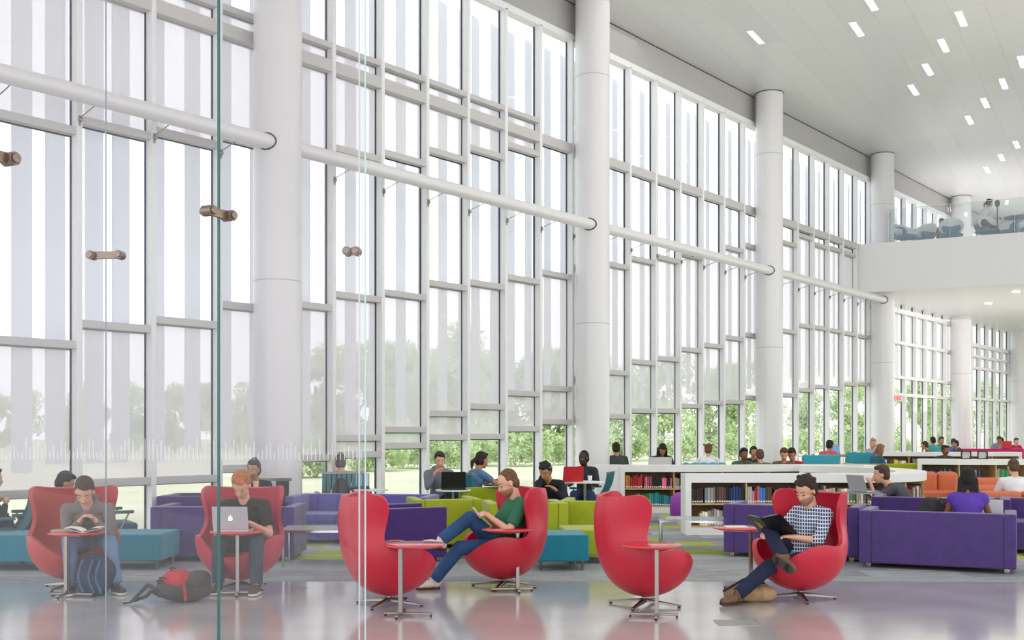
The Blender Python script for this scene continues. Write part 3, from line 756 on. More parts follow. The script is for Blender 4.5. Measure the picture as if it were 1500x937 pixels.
# ------------------------------------------------------------------ bookcases with curved white tops
def path_pts(pts, n=6):
    return pts
def bookcase(label, pts, depth, H=.95, bays=None, top_t=.13, end0=True, end1=True):
    """pts: polyline of the shelf front, left to right as seen from the shelf side"""
    base = V((pts[0].x, pts[0].y, 0))
    t = thing('bookcase', label, 'bookcase', base, 0)
    L = [V((p.x, p.y, 0))-base for p in pts]
    N = []
    for i, p in enumerate(L):
        a = L[max(0, i-1)]; b_ = L[min(len(L)-1, i+1)]; d = (b_-a).normalized(); N.append(V((-d.y, d.x, 0)))   # away from viewer
    def strip(z0, z1, o0, o1, name, m, bev=0):
        mb = MB(); n = len(L); vs_ = []
        for p, q in zip(L, N): vs_ += [p+q*o0+V((0,0,z0)), p+q*o1+V((0,0,z0)), p+q*o1+V((0,0,z1)), p+q*o0+V((0,0,z1))]
        fs_ = []
        for i in range(n-1):
            for k in range(4): fs_.append((i*4+k, i*4+(k+1) % 4, (i+1)*4+(k+1) % 4, (i+1)*4+k))
        fs_ += [(0,3,2,1), tuple((n-1)*4+k for k in range(4))]
        mb.add(vs_, fs_); return mb.build(name, m, t, bevel=bev)
    strip(H-top_t, H, -.04, depth+.02, 'countertop', WHITE)
    strip(0, .12, 0, depth, 'plinth', WHITE)
    strip(.12, H-top_t, depth-.03, depth, 'back_panel', WOODD)
    strip(.12, .145, 0, depth-.03, 'shelf', WOOD)
    mid = .145+(H-top_t-.145)/2
    strip(mid-.012, mid+.012, .0, depth-.03, 'shelf', WOOD)
    def along(s):                                         # arc length -> point, tangent, normal
        for a, b_ in zip(L[:-1], L[1:]):
            l = (b_-a).length
            if s <= l+1e-6: d = (b_-a)/l; return a+d*s, d, V((-d.y, d.x, 0))
            s -= l
        d = (L[-1]-L[-2]).normalized(); return L[-1], d, V((-d.y, d.x, 0))
    tot = sum((b_-a).length for a, b_ in zip(L[:-1], L[1:]))
    if end0:
        p, d, n = along(0); MB().box(p+d*.045-d*.09+n*(depth/2-.01)+V((0,0,(H-.002)/2)), (.09, depth+.058, H-.002), math.atan2(d.y, d.x)).build('end_panel', WHITE, t)
    if end1:
        p, d, n = along(tot); MB().box(p+d*.045+n*(depth/2-.01)+V((0,0,(H-.002)/2)), (.09, depth+.058, H-.002), math.atan2(d.y, d.x)).build('end_panel', WHITE, t)
    nb = bays or max(1, round(tot/.9))
    for k in range(0, nb+1):
        p, d, n = along(min(tot-.001, max(.0, tot*k/nb)))
        MB().box(p+n*(depth/2-.015)+V((0,0,.12+(H-top_t-.12)/2)), (.022, depth-.03, H-top_t-.12), math.atan2(d.y, d.x)).build('upright', WOOD, t)
    return t, base, along, tot, nb, mid
BOOKM = {}
def book_mat(col):
    m = mat(col, .61); nt = m.node_tree; b = nt.nodes['Principled BSDF']
    oi = nt.nodes.new('ShaderNodeObjectInfo'); h = nt.nodes.new('ShaderNodeHueSaturation'); h.inputs['Color'].default_value = lin(col)
    mr = nt.nodes.new('ShaderNodeMapRange'); mr.inputs[3].default_value = .5; mr.inputs[4].default_value = 1.7
    nt.links.new(oi.outputs['Random'], mr.inputs[0]); nt.links.new(mr.outputs[0], h.inputs['Value']); nt.links.new(h.outputs[0], b.inputs['Base Color']); return m
def book_proto(col):
    if col not in BOOKM:
        c = MB(); c.box((0, 0, .5), (1, 1, 1)); me = c.mesh('book', book_mat(col))
        BOOKM[col] = me
    return BOOKM[col]
COLN = {'dark brown':'#3a2a26','grey blue':'#76899a','maroon':'#7a1f2a','navy blue':'#1f3a72','black':'#1b1c20','brown':'#5e4438','pale':'#d9d2c6','pink':'#d0627a','teal':'#1f7f90',
        'red':'#b7202c','orange':'#d99022','yellow':'#d9c23a','green':'#2f8a54','cream':'#e6dcc4','grey':'#8a8780','blue':'#2a6fb4','purple':'#5d3a86'}
LABELM = mat('#f2efe6', .7)
ORD = ['first','second','third','fourth','fifth','sixth','seventh','eighth','ninth','tenth','eleventh','twelfth','thirteenth','fourteenth','fifteenth','sixteenth','seventeenth','eighteenth','nineteenth','twentieth','twenty-first','twenty-second','twenty-third','twenty-fourth']
def fill_books(bc, which, plan, seed=1, wid=(.03, .05)):
    t, base, along, tot, nb, mid = bc; rs = random.Random(seed); rows = {'top': mid+.012, 'bottom': .146}
    for (bay, row, cols, frac) in plan:
        s0 = tot*bay/nb+.022; s1 = tot*(bay+1)/nb-.02; s = s0+(s1-s0)*frac[0]; s1 = s0+(s1-s0)*frac[1]; k = 0; hb = .24
        run = 0
        while s < s1-.03 and k < 24:
            if run <= 0: c = rs.choice(cols); run = rs.choice((1, 1, 1, 2, 2, 4)); hb = rs.uniform(.19, .27); wb = rs.uniform(*wid)
            run -= 1
            p, d, n = along(s+wb/2)
            o = bpy.data.objects.new('book', book_proto(COLN[c])); COL.objects.link(o)
            dp = rs.uniform(.17, .2); q = base+p+n*(.03+dp/2)
            o.location = (q.x, q.y, rows[row]); o.scale = (wb*.86, dp, hb*rs.uniform(.96, 1.04)); o.rotation_euler = (0, 0, math.atan2(d.y, d.x))
            tag(o, '%s book, %s from left, %s row, %s compartment of the %s' % (c, ORD[k], row, ORD[bay], which), 'book', None, None)
            o['group'] = 'books on the '+which
            if SPINE: 
                sp_ = bpy.data.objects.new('spine_label', SPM); COL.objects.link(sp_); sp_.parent = o
            s += wb; k += 1
SPINE = True
SPM = MB().box((0, -.502, .12), (.8, .01, .1)).mesh('spine_label', LABELM)
# near case: straight, then round end
Yn, Yf = 17.0, 22.0
xr = (1300-750)/F*Yn; xc = xr; rad = (Yf+.0-Yn)/2+.3
front = [fy(1012, Yn+.0)]+[V((x, Yn+.25*((x-2.8)/4.0)**2*0, 0)) for x in (3.6, 4.4, 5.2)]
for k in range(0, 18):
    a = R(-88+k*10); front.append(V((5.65+1.40*math.cos(a), Yn+2.35+2.35*math.sin(a), 0)))
B2 = bookcase('near white bookcase with round right end, books facing the lounge', front, .42, bays=10)
back = [fy(915, 21.6), fy(975, 21.55), fy(1040, 21.6), fy(1110, 21.7), fy(1180, 21.9), fy(1240, 21.9), fy(1262, 21.6)]
B1 = bookcase('long white bookcase behind, its end panel by the round column', back, .42, end1=True)
# wide white end of the far case
o = MB().box((0,0,.475), (.52, .5, .95)).build('end_block', WHITE, B1[0]); o.location = fy(892, 21.85)-B1[1]
fill_books(B2, 'near bookcase', [(0,'top',['dark brown'],(0,.22)), (0,'top',['grey blue','grey'],(.24,.46)), (0,'top',['maroon','navy blue','black','brown'],(.46,1)),
   (1,'top',['pale','purple','pink','brown','blue'],(0,.5)), (1,'top',['teal','pale','dark brown','blue'],(.5,1)), (2,'top',['green','grey','dark brown','pale','cream'],(0,1)), (3,'top',['grey','brown','pale','black'],(0,1)),
   (4,'top',['red','brown','maroon','pale'],(0,1)), (5,'top',['black','red','green','maroon','cream'],(0,1)),
   (0,'bottom',['grey','pale','navy blue','cream'],(.15,1)), (1,'bottom',['red','cream','brown'],(0,1)), (4,'bottom',['pink','grey'],(0,.6)), (5,'bottom',['red','grey'],(.2,1))], 3)
fill_books(B1, 'far bookcase', [(0,'top',['red','red','orange'],(0,.38)), (0,'top',['black','pale','pink','grey'],(.38,1)), (1,'top',['orange','dark brown','cream','grey','black'],(0,1)),
   (0,'bottom',['blue','green','teal','green'],(.2,1)), (1,'bottom',['cream','brown','black','pale','red'],(0,1))], 5)
B3 = bookcase('white bookcase behind orange sofas, nearly empty wooden shelves', [fy(1350, 26.2), fy(1400, 25.9), fy(1450, 25.8), fy(1510, 25.8), fy(1560, 25.9)], .5, H=.96)
fill_books(B3, 'right bookcase', [(0,'top',['navy blue','black','teal'],(0,.8)), (1,'top',['black','purple','grey'],(.1,.7)), (2,'top',['green','grey'],(.0,.4))], 8)
B4 = bookcase('distant low white bookcase before the far columns', [fy(1290, 34.5), fy(1340, 34.3), fy(1400, 34.2), fy(1450, 34.2), fy(1492, 34.3)], .45, H=.98)
fill_books(B4, 'distant bookcase', [(0,'top',['cream','orange','yellow','brown'],(0,.9)), (1,'top',['red','grey','black','pale'],(.1,.8)), (2,'top',['black','brown','grey'],(.1,.7))], 9, (.05, .07))
for k, (px, lab) in enumerate(((1414, 'left black display frame standing on the right bookcase'), (1438, 'right black display frame standing on the right bookcase'))):
    t = thing('display_frame', lab, 'frame', at(px, 0, 26.2)*0+V(((px-750)/F*26.2, 26.15, .96)), 0)
    MB().tube([V((-.11,0,0)), V((-.11,0,.16)), V((-.08,0,.19)), V((.08,0,.19)), V((.11,0,.16)), V((.11,0,0)), V((-.11,0,0))], .018, 8).build('rim', DARK, t)
    MB().box((0,.03,.09), (.18, .01, .16)).build('panel', mat('#c9c6c0', .4), t)
# ------------------------------------------------------------------ people
def ik(a, b, l1, l2, pole):
    d = b-a; L = d.length
    if L > (l1+l2)*.995: b = a+d*((l1+l2)*.995/L); d = b-a; L = d.length
    c = (l1*l1-l2*l2+L*L)/(2*L); h = math.sqrt(max(0, l1*l1-c*c)); u = d/L
    p = (pole-u*pole.dot(u))
    p = p.normalized() if p.length > 1e-4 else V((0,0,1))
    return a+u*c+p*h, b
SKINS = {'fair': '#d9a688', 'pink': '#e0ab90', 'tan': '#b98262', 'brown': '#8a5a40', 'dark': '#43291f'}
def hand(mb, wr, d, pn, side, curl=.6, k=1.0, near=True):
    """wr wrist, d finger direction, pn palm normal, side: thumb side vector"""
    d = d.normalized(); pn = (pn-d*pn.dot(d)).normalized(); sv = side-d*side.dot(d); sv = (sv-pn*sv.dot(pn)).normalized()
    palm = wr+d*.05
    M = Matrix((sv, d, pn)).transposed()
    mb.ball(wr+d*.045, (.040*k, .052*k, .018*k), 14, 8, M.to_4x4())
    mb.cap(wr, .025*k, wr+d*.03, .024*k, 10)
    ln = (.066, .074, .069, .054)
    for i in range(4):
        o = wr+d*.082*k+sv*(.028-.0187*i)*k; l = ln[i]*k
        c1 = curl*.7; c2 = curl*1.6
        e1 = o+(d*math.cos(c1)+pn*math.sin(c1))*l*.55; e2 = e1+(d*math.cos(c2)+pn*math.sin(c2))*l*.5
        mb.cap(o, .0095*k, e1, .0088*k, 8); mb.cap(e1, .0088*k, e2, .0075*k, 8)
    o = wr+d*.025*k+sv*.03*k; e1 = o+(d*.6+sv*.75+pn*.25).normalized()*.04*k; e2 = e1+(d*.9+sv*.15+pn*.4).normalized()*.032*k
    mb.cap(o, .013*k, e1, .011*k, 8); mb.cap(e1, .011*k, e2, .009*k, 8)

def person(label, loc, yaw, grp=None, near=False, z0=0, hip=(0, -.12, .52), lean=12, bend=8, side=0, head_pitch=25, head_yaw=0, head_fwd=.03,
           lh=None, rh=None, lf=None, rf=None, kneel=None, kneer=None, lfd=None, rfd=None, skin='fair', hair='#3a281c', hstyle='short', top='#777777', topm=None, sleeve=1.0,
           legs='#2b3a55', shoes='#4a3a2c', sole='#d8d4cc', beard=None, phones=False, k=1.0, elb=None, fem=False, hcurl=.6, sleeve_end=None, hood=False, fat=1.0, seat_tuck=True, crossed=False, sneaker=None):
    t_name = 'person'
    vox = .0085 if near else .017
    hp = V(hip); a = R(lean); a2 = R(lean+bend)
    # torso leaning forward by `lean` (positive = forward)
    sd = V((1, 0, 0))
    waist = hp+V((side*.3, math.sin(a)*.2, math.cos(a)*.2))
    chest = waist+V((side*.3, math.sin(a2)*.17, math.cos(a2)*.17)); neck = chest+V((side*.2, math.sin(a2)*.15, math.cos(a2)*.15))
    up = V((0, math.sin(a2), math.cos(a2))); fw = V((0, math.cos(a2), -math.sin(a2)))
    sw = .17 if fem else .195
    shl, shr = neck-up*.045-sd*sw, neck-up*.045+sd*sw
    hl, hr = hp-sd*.095, hp+sd*.095
    hc = neck+up*.10+V((0, head_fwd+.03, .075))
    Rh = Matrix.Rotation(R(head_yaw), 3, 'Z') @ Matrix.Rotation(-R(head_pitch), 3, 'X')
    HS = 1.08
    def H(x, y, z): return hc+Rh @ V((x*HS, y*HS, z*HS))
    lf = V(lf) if lf else V((-.13, .45, .09)); rf = V(rf) if rf else V((.13, .47, .09))
    lh = V(lh) if lh else V((-.12, .32, .72)); rh = V(rh) if rh else V((.12, .32, .72))
    kl, lf = ik(hl, lf, .44, .43, V(kneel) if kneel else V((-.12, .6, 1))); kr, rf = ik(hr, rf, .44, .43, V(kneer) if kneer else V((.12, .6, 1)))
    el, lh = ik(shl, lh, .30, .26, V((-.6, -.3, -1)) if not elb else V(elb[0])); er, rh = ik(shr, rh, .30, .26, V((.6, -.3, -1)) if not elb else V(elb[1]))
    f_ = fat
    # ---- skin body
    mb = MB()
    mb.cap(hp, .125, waist, .115, 14); mb.cap(waist, .115, chest, .13, 14)
    mb.cap(chest-sd*.06, .10, chest+sd*.06, .10, 14)
    mb.cap(shl, .055, shr, .055, 12); mb.cap(neck-up*.03, .062, hc+Rh @ V((0, -.025, -.05)), .054, 14)
    for s_, e_, h_ in ((shl, el, lh), (shr, er, rh)):
        mb.cap(s_, .050, e_, .040, 12); mb.cap(e_, .040, h_, .026, 12)
    for q, kn, ft in ((hl, kl, lf), (hr, kr, rf)):
        mb.cap(q, .085, kn, .055, 12); mb.cap(kn, .055, ft, .038, 12)
    # head
    mb.ball(H(0, -.012, .035), (0.0821, 0.1015, 0.0950), 24, 16, Rh.to_4x4())
    mb.ball(H(0, .022, -.03), (0.0648, 0.0756, 0.0842), 20, 14, Rh.to_4x4())
    mb.ball(H(0, .058, -.088), (0.0324, 0.0281, 0.0238), 12, 8, Rh.to_4x4())
    mb.cap(H(-.03, .076, .022), .013, H(.03, .076, .022), .013, 8)
    for s_ in (-1, 1):
        mb.ball(H(s_*.034, .066, -.02), (.020, .020, .020), 10, 8); mb.ball(H(s_*.080, -.008, -.008), (.010, .019, .031), 10, 8, Rh.to_4x4())
    mb.cap(H(0, .090, .012), .009, H(0, .106, -.022), .0135, 10)
    mb.cap(H(-.016, .086, -.054), .009, H(.016, .086, -.054), .009, 8)
    if near or True:
        for s_, e_, h_, nm in ((-1, el, lh, 'l'), (1, er, rh, 'r')):
            d = (h_-e_).normalized(); d2 = (d+V((-s_*.35, .15, -.05))).normalized()
            hand(mb, h_, d2, V((0, -.2, -1)) if hcurl > 0 else V((0, 0, 1)), V((-s_, 0, .35)), abs(hcurl), 1.0 if near else 1.15)
    body = mb.build('person', mat(SKINS[skin], .5, vary=.05, vscale=12), remesh=vox, sm_it=3 if near else 2)
    body.location = V(loc)+V((0, 0, z0)); body.rotation_euler = (0, 0, R(yaw)); body.scale = (k, k, k)
    tag(body, label, 'person', grp)
    # ---- top
    tm = topm or mat(top, .85, bump=.35, bscale=9, vary=.08, vscale=6)
    mb = MB()
    mb.cap(hp+up*.01, .150*f_, waist, .140*f_, 18); mb.cap(waist, .140*f_, chest, .152*f_, 18); mb.cap(chest-sd*.075, .112, chest+sd*.075, .112, 16)
    mb.cap(shl, .068, neck-sd*.055-up*.02, .062, 14); mb.cap(shr, .068, neck+sd*.055-up*.02, .062, 14); mb.cap(chest, .135, neck-up*.08, .10, 14)
    for s_, e_, h_ in ((shl, el, lh), (shr, er, rh)):
        if sleeve >= 1:
            mb.cap(s_, .068, e_, .054, 14); end = e_.lerp(h_, sleeve-1 if sleeve > 1 else .05); mb.cone(e_, end, .054, .042 if sleeve > 1.5 else .050, 14); mb.ball(e_, .054, 12, 8)
        else:
            end = s_.lerp(e_, sleeve); mb.cone(s_, end, .068, .066, 16); mb.ball(s_, .068, 14, 8)
    if hood: mb.cap(neck-fw*.09-sd*.07+up*.02, .05, neck-fw*.09+sd*.07+up*.02, .05, 12); mb.cap(neck-fw*.03-sd*.08+up*.01, .04, neck+fw*.07-up*.03, .03, 10); mb.cap(neck-fw*.03+sd*.08+up*.01, .04, neck+fw*.07-up*.03, .03, 10)
    mb.build('shirt', tm, body, remesh=vox*1.1, sm_it=5)
    if near:                                              # collar
        c = MB(); 
        for s_ in (-1, 1): c.cap(neck-fw*.055+sd*s_*.03+up*.025, .016, neck+sd*s_*.062+up*.012, .016, 8); c.cap(neck+sd*s_*.062+up*.012, .016, neck+fw*.075+sd*s_*.02-up*.03, .014, 8)
        c.build('collar', tm, body, remesh=.008, sm_it=2)
    # ---- trousers
    lm = mat(legs, .9, bump=.4, bscale=8, vary=.22, vscale=5)
    mb = MB(); mb.cap(hl, .118*f_, hr, .118*f_, 16); mb.cap(hp, .13*f_, hp+up*.06, .135*f_, 16)
    for q, kn, ft in ((hl, kl, lf), (hr, kr, rf)):
        mb.cap(q, .105, kn, .074, 16); e_ = ft+(kn-ft).normalized()*.015; mb.cone(kn, e_, .074, .064, 16); mb.ball(kn, .075, 14, 10)
    mb.build('trousers', lm, body, remesh=vox*1.1, sm_it=4)
    # ---- shoes
    for ft, kn, fd in ((lf, kl, lfd), (rf, kr, rfd)):
        d = V(fd).normalized() if fd else V((0, 1, 0)); ax = (kn-ft).normalized()
        u = ax-d*ax.dot(d); u = u.normalized() if u.length > .1 else V((0,0,1)); x = d.cross(u)
        M = Matrix((x, d, u)).transposed().to_4x4()
        def Q(a_, b_, c_): return ft+x*a_+d*b_+u*c_
        s = MB(); s.ball(Q(0, -.03, -.02), (.042, .055, .055), 14, 10, M); s.ball(Q(0, .06, -.035), (.044, .09, .04), 14, 10, M); s.ball(Q(0, .13, -.045), (.045, .055, .03), 14, 10, M); s.cap(Q(0, -.01, 0), .044, Q(0, -.01, .03), .044, 12)
        sh = s.build('shoe', mat(shoes, .6), body, remesh=.009 if near else .016, sm_it=2)
        s = MB(); s.cone(Q(0, -.03, -.082), Q(0, -.03, -.064), .044, .044, 16); s.add([Q(-.044,-.03,-.082), Q(.044,-.03,-.082), Q(.048,.13,-.082), Q(-.048,.13,-.082), Q(-.044,-.03,-.064), Q(.044,-.03,-.064), Q(.048,.13,-.062), Q(-.048,.13,-.062)], [(0,3,2,1),(4,5,6,7),(0,1,5,4),(1,2,6,5),(2,3,7,6),(3,0,4,7)]); s.cone(Q(0, .13, -.082), Q(0, .13, -.062), .049, .049, 16)
        s.build('sole', mat(sole, .7), sh)
    # ---- hair
    hm = mat(hair, .75, bump=.6, bscale=45, vary=.35, vscale=30)
    mb = MB(); g = .004 if hstyle == 'buzz' else .012
    def hb(c, r): mb.ball(H(*c), tuple(q*HS for q in r), 20, 14, Rh.to_4x4(), .0 if hstyle == 'buzz' else .06, 28)
    hb((0, -.034, .050), (.075+g, .084+g, .086+g)); hb((0, -.058, -.006), (.070+g, .054+g, .074+g))
    hb((0, -.012, .048), (.0785+g*.5, .062, .058))
    if hstyle != 'buzz': hb((.0, .025, .112), (.060, .05, .026)); hb((-.02, .052, .104), (.045, .03, .018))
    if hstyle in ('long', 'bun', 'pony'): hb((0, -.04, -.01), (.088, .075, .085))
    if hstyle == 'long':
        for q in range(9):
            x = -.08+.02*q; mb.cap(H(x, -.06, -.02), .035, hc+V((x*1.35, -.13, -.24-.02*math.sin(q*2.1))), .024, 8)
        for s_ in (-1, 1): mb.cap(H(s_*.082, -.01, .02), .022, hc+V((s_*.10, -.05, -.20)), .025, 8)
    if hstyle == 'bun': hb((0, -.07, .125), (.040, .040, .036))
    if hstyle == 'pony': mb.cap(H(0, -.11, .02), .03, H(0, -.17, -.06), .035, 10); mb.cap(H(0, -.17, -.06), .035, H(0, -.15, -.16), .018, 10)
    if hstyle == 'pigtails':
        for s_ in (-1, 1): mb.cap(H(s_*.05, -.09, .09), .022, H(s_*.09, -.12, .10), .026, 8)
    if hstyle == 'curly':
        for q in range(26):
            a_ = q*2.4; r_ = .078; z_ = .12-.009*q
            rr = math.sqrt(max(.1, 1-((z_-.045)/.11)**2)); mb.ball(H(r_*rr*math.cos(a_), -.03+r_*rr*math.sin(a_)*1.05-.01, z_), .026, 8, 6)
    mb.build('hair', hm, body, remesh=.007 if near else .013, sm_it=1)
    if beard:
        mb = MB(); mb.ball(H(0, .028, -.055), (0.0675, 0.0734, 0.0648), 20, 12, Rh.to_4x4()); mb.ball(H(0, .060, -.090), (0.0367, 0.0313, 0.0270), 12, 8, Rh.to_4x4())
        mb.build('beard', mat(beard, .8, bump=.3, bscale=60), body, remesh=.007, sm_it=1)
    if near or not (160 < 0):
        mb = MB()
        for s_ in (-1, 1): mb.cap(H(s_*.016, .083, .034), .0045, H(s_*.046, .070, .036), .0035, 6)
        mb.build('eyebrows', mat(hair, .8), body, smooth=True)
        mb = MB()
        for s_ in (-1, 1): mb.ball(H(s_*.031, .0755, .006), (.0145, .009, .0075 if head_pitch < 20 else .004), 10, 6, Rh.to_4x4())
        ey = mb.build('eyes', mat('#e9e4de' if head_pitch < 20 else '#6b4434', .3), body, smooth=True)
        if head_pitch < 20:
            mb = MB()
            for s_ in (-1, 1): mb.ball(H(s_*.031, .082, .006), (.006, .004, .006), 8, 6, Rh.to_4x4())
            mb.build('iris', mat('#2a1c14', .3), ey, smooth=True)
        mb = MB(); mb.cap(H(-.020, .0905, -.055), .0045, H(.020, .0905, -.055), .0045, 8)
        mb.build('lips', mat('#a4605a', .5), body, smooth=True)
    if phones:
        p = MB(); pts = [H(.088*math.cos(q*math.pi/8), -.01, .02+.105*math.sin(q*math.pi/8)) for q in range(9)]
        p.tube(pts, .009, 8)
        for s_ in (-1, 1): p.ball(H(s_*.09, -.01, .0), (.022, .034, .036), 12, 8)
        ph = p.build('headphones', DARK, None); ph.location = body.location; ph.rotation_euler = body.rotation_euler
        tag(ph, 'black headphones worn by the man behind the long white counter', 'headphones')
    return body, dict(lh=lh, rh=rh, hc=hc, up=up, lf=lf, rf=rf)
def world_of(body, p):
    return Matrix.Translation(body.location) @ Matrix.Rotation(body.rotation_euler[2], 4, 'Z') @ V(p)

def plaid():
    m = bpy.data.materials.new('checked_cotton'); m.use_nodes = True; nt = m.node_tree; b = nt.nodes['Principled BSDF']; L = nt.links.new; N = nt.nodes.new
    tc = N('ShaderNodeTexCoord'); sx = N('ShaderNodeSeparateXYZ'); L(tc.outputs['Object'], sx.inputs[0]); outs = []
    ad = N('ShaderNodeMath'); ad.operation = 'ADD'; L(sx.outputs['X'], ad.inputs[0]); L(sx.outputs['Y'], ad.inputs[1])
    for src, sc_ in ((ad.outputs[0], 30), (sx.outputs['Z'], 30)):
        mu = N('ShaderNodeMath'); mu.operation = 'MULTIPLY'; mu.inputs[1].default_value = sc_; L(src, mu.inputs[0])
        fr = N('ShaderNodeMath'); fr.operation = 'FRACT'; L(mu.outputs[0], fr.inputs[0])
        lt = N('ShaderNodeMath'); lt.operation = 'LESS_THAN'; lt.inputs[1].default_value = .30; L(fr.outputs[0], lt.inputs[0]); outs.append(lt)
    mx = N('ShaderNodeMath'); mx.operation = 'MAXIMUM'; L(outs[0].outputs[0], mx.inputs[0]); L(outs[1].outputs[0], mx.inputs[1])
    c = N('ShaderNodeMixRGB'); c.inputs[1].default_value = lin('#27345c'); c.inputs[2].default_value = lin('#cfd6e2'); L(mx.outputs[0], c.inputs[0]); L(c.outputs[0], b.inputs['Base Color'])
    b.inputs['Roughness'].default_value = .85; return m

def laptop(label, loc, yaw, col='#c9c9cc', w=.33, d=.23, ang=105, logo=False, parent=None, scr='#9fb4c8'):
    m = mat(col, .3, metal=.5 if col.startswith('#c9') else 0)
    t = thing('laptop', label, 'laptop', loc, R(yaw))       # screen faces local +Y ... back of lid faces -Y
    MB().box((0, 0, .009), (w, d, .016)).build('base', m, t, bevel=.004)
    MB().box((0, .02, .018), (w*.86, d*.5, .002)).build('keyboard', DARK, t)
    lid = empty('lid', (0, -d/2, .017), 0, t); lid.rotation_euler = (R(90-ang)*-1, 0, 0)
    lid.rotation_euler = (R(ang-90), 0, 0)
    MB().box((0, 0, d/2), (w, .008, d)).build('lid_shell', m, lid, bevel=.003)
    MB().box((0, .005, d/2+.004), (w*.92, .002, d*.88)).build('screen', mat(scr, .2, emit=.25), lid)
    if logo:
        g = MB(); pts = []
        for k in range(40):                                # apple outline with a bite and a leaf
            a = 2*math.pi*k/40; r = .022*(1-.16*max(0, math.cos(a-math.pi/2))**10-.12*max(0, math.cos(a+math.pi/2))**10)
            x, z = r*math.cos(a), r*math.sin(a)*1.04
            dx, dz = x+.024, z-.003                          # bite on one side
            q = math.hypot(dx, dz)
            if q < .012: x, z = x+dx/q*(.012-q), z+dz/q*(.012-q)
            pts.append(V((x, -.0052, d/2+z)))
        g.add(pts+[V((0, -.0052, d/2))], [(k, (k+1) % 40, 40) for k in range(40)])
        lf_ = [V((-.002+.011*u, -.0052, d/2+.023+.013*u+s*.0045*math.sin(u*3.14))) for u, s in ((0,0),(.33,1),(.66,1),(1,0),(.66,-1),(.33,-1))]
        g.add(lf_, [(0,1,2,3,4,5)])
        g.build('lid_logo', mat('#ffffff', .3, emit=.9), lid)
    return t

# ---- main four
P1, i1 = person('man in grey hoodie hunched over a phone at a red side table', E[1].location+V((.19,0,0)), 192, near=True, hip=(.0, .0, .44), lean=26, bend=16, head_pitch=42, head_fwd=.05,
    lh=(-.09, .40, .73), rh=(.04, .42, .73), lf=(-.30, .50, .09), rf=(.12, .46, .09), lfd=(-.5, .8, 0), hair='#4a3426', top='#77726c', sleeve=1.9, legs='#6d87a8', shoes='#3b3f46', hood=True, skin='fair', hcurl=.9)
P2, i2 = person('red haired man in dark T-shirt typing on a silver laptop', E[2].location+V((.09,0,0)), 178, near=True, hip=(0, -.03, .42), lean=14, bend=14, head_pitch=45, head_fwd=.04,
    lh=(-.13, .42, .70), rh=(.10, .42, .70), lf=(-.20, .46, .09), rf=(.20, .40, .09), hair='#b0683a', top='#2d2e28', sleeve=.75, legs='#3a4450', shoes='#5b4532', skin='pink', hcurl=.3)
P3, i3 = person('bearded man in green polo shirt looking down at his phone', E[4].location, 106, near=True, hip=(0, .04, .42), lean=-34, bend=20, head_pitch=28, head_fwd=.10,
    lh=(-.15, .20, .75), rh=(-.05, .21, .76), lf=(.02, .74, .09), rf=(-.10, .70, .50), kneer=(0, .3, 1), kneel=(0, .5, 1), rfd=(-.1, .9, .25), hair='#6a4a34', hstyle='buzz', top='#2e6b4d', sleeve=.80, legs='#2c4c78',
    shoes='#d9d2c4', sole='#5a2a20', skin='pink', beard='#a07355', hcurl=.8, fat=1.06)
P4, i4 = person('dark haired man in checked shirt reading a large dark book', E[6].location, 120, near=True, hip=(0, .0, .37), lean=-27, bend=14, head_pitch=30, head_fwd=.08, head_yaw=8,
    lh=(-.17, .26, .62), rh=(.12, .32, .64), lf=(.02, .78, .09), rf=(-.26, .46, .44), kneer=(.5, .5, 1.0), kneel=(0, .5, 1), rfd=(-.5, -.1, -.25), hair='#2c1f1a', hstyle='curly', topm=plaid(), sleeve=1.3, legs='#1c2740',
    shoes='#6b5138', sole='#4a4038', skin='fair', beard='#a07a64', hcurl=.7)

# ---- props of the main four
def phone(label, c, yaw, col='#e8e8ea', tilt=40):
    o = MB().box((0,0,0), (.065, .13, .010)).build('phone', mat(col, .3), bevel=.004); o.location = c; o.rotation_euler = (R(tilt), 0, R(yaw)); return tag(o, label, 'phone')
q = world_of(P1, (i1['lh']+i1['rh'])/2+V((.0, .10, .02))); phone('dark phone held by the man in grey hoodie', q, 192, '#2a2c30', 10)
q = world_of(P3, (i3['lh']+i3['rh'])/2+V((0, .11, .03))); phone('white phone held by the man in green polo', q, 106, tilt=55)
laptop('open silver laptop with glowing lid logo on red side table', fy(343, 10.72)+V((0,0,.634)), 0, logo=True, w=.345, d=.24, ang=105)
nZ = V((.50, .42, .75)).normalized(); nY = V((-.82, -.57, 0)); nY = (nY-nZ*nY.dot(nZ)).normalized(); nX = nY.cross(nZ)
BR = Matrix((nX, nY, nZ)).transposed().to_euler()
def open_book(name, label, cat, loc, rot, w, h, cover, page='#f1ece0', emblem=None):
    t = thing(name, label, cat, loc); t.rotation_euler = rot
    for s in (-1, 1):
        c = MB(); c.bar(V((0, 0, 0)), V((s*w, 0, .045*1)), h, .004, V((0,0,1))); c.build('cover', mat(cover, .4), t)
        n = 8; pg = MB(); vs_ = []
        for k in range(n+1):
            u = k/n; z = .006+.045*u+.018*math.sin(min(1, u*1.1)*math.pi)*.9
            vs_ += [V((s*w*.97*u, -h/2*.96, z)), V((s*w*.97*u, h/2*.96, z))]
        pg.add(vs_, [(2*k, 2*k+2, 2*k+3, 2*k+1) for k in range(n)]); pg.build('pages', mat(page, .8), t)
        if emblem and s == 1:
            e = MB(); 
            for a_, b_ in (((.35, -.05), (.62, .0)), ((.35, -.0), (.62, .05)), ((.40, -.08), (.44, .06)), ((.55, -.07), (.58, .08))): e.bar(V((a_[0]*w, a_[1], .045*a_[0]-.004)), V((b_[0]*w, b_[1], .045*b_[0]-.004)), .014, .003)
            e.build('cover_emblem', mat(emblem, .4), t)
    return t
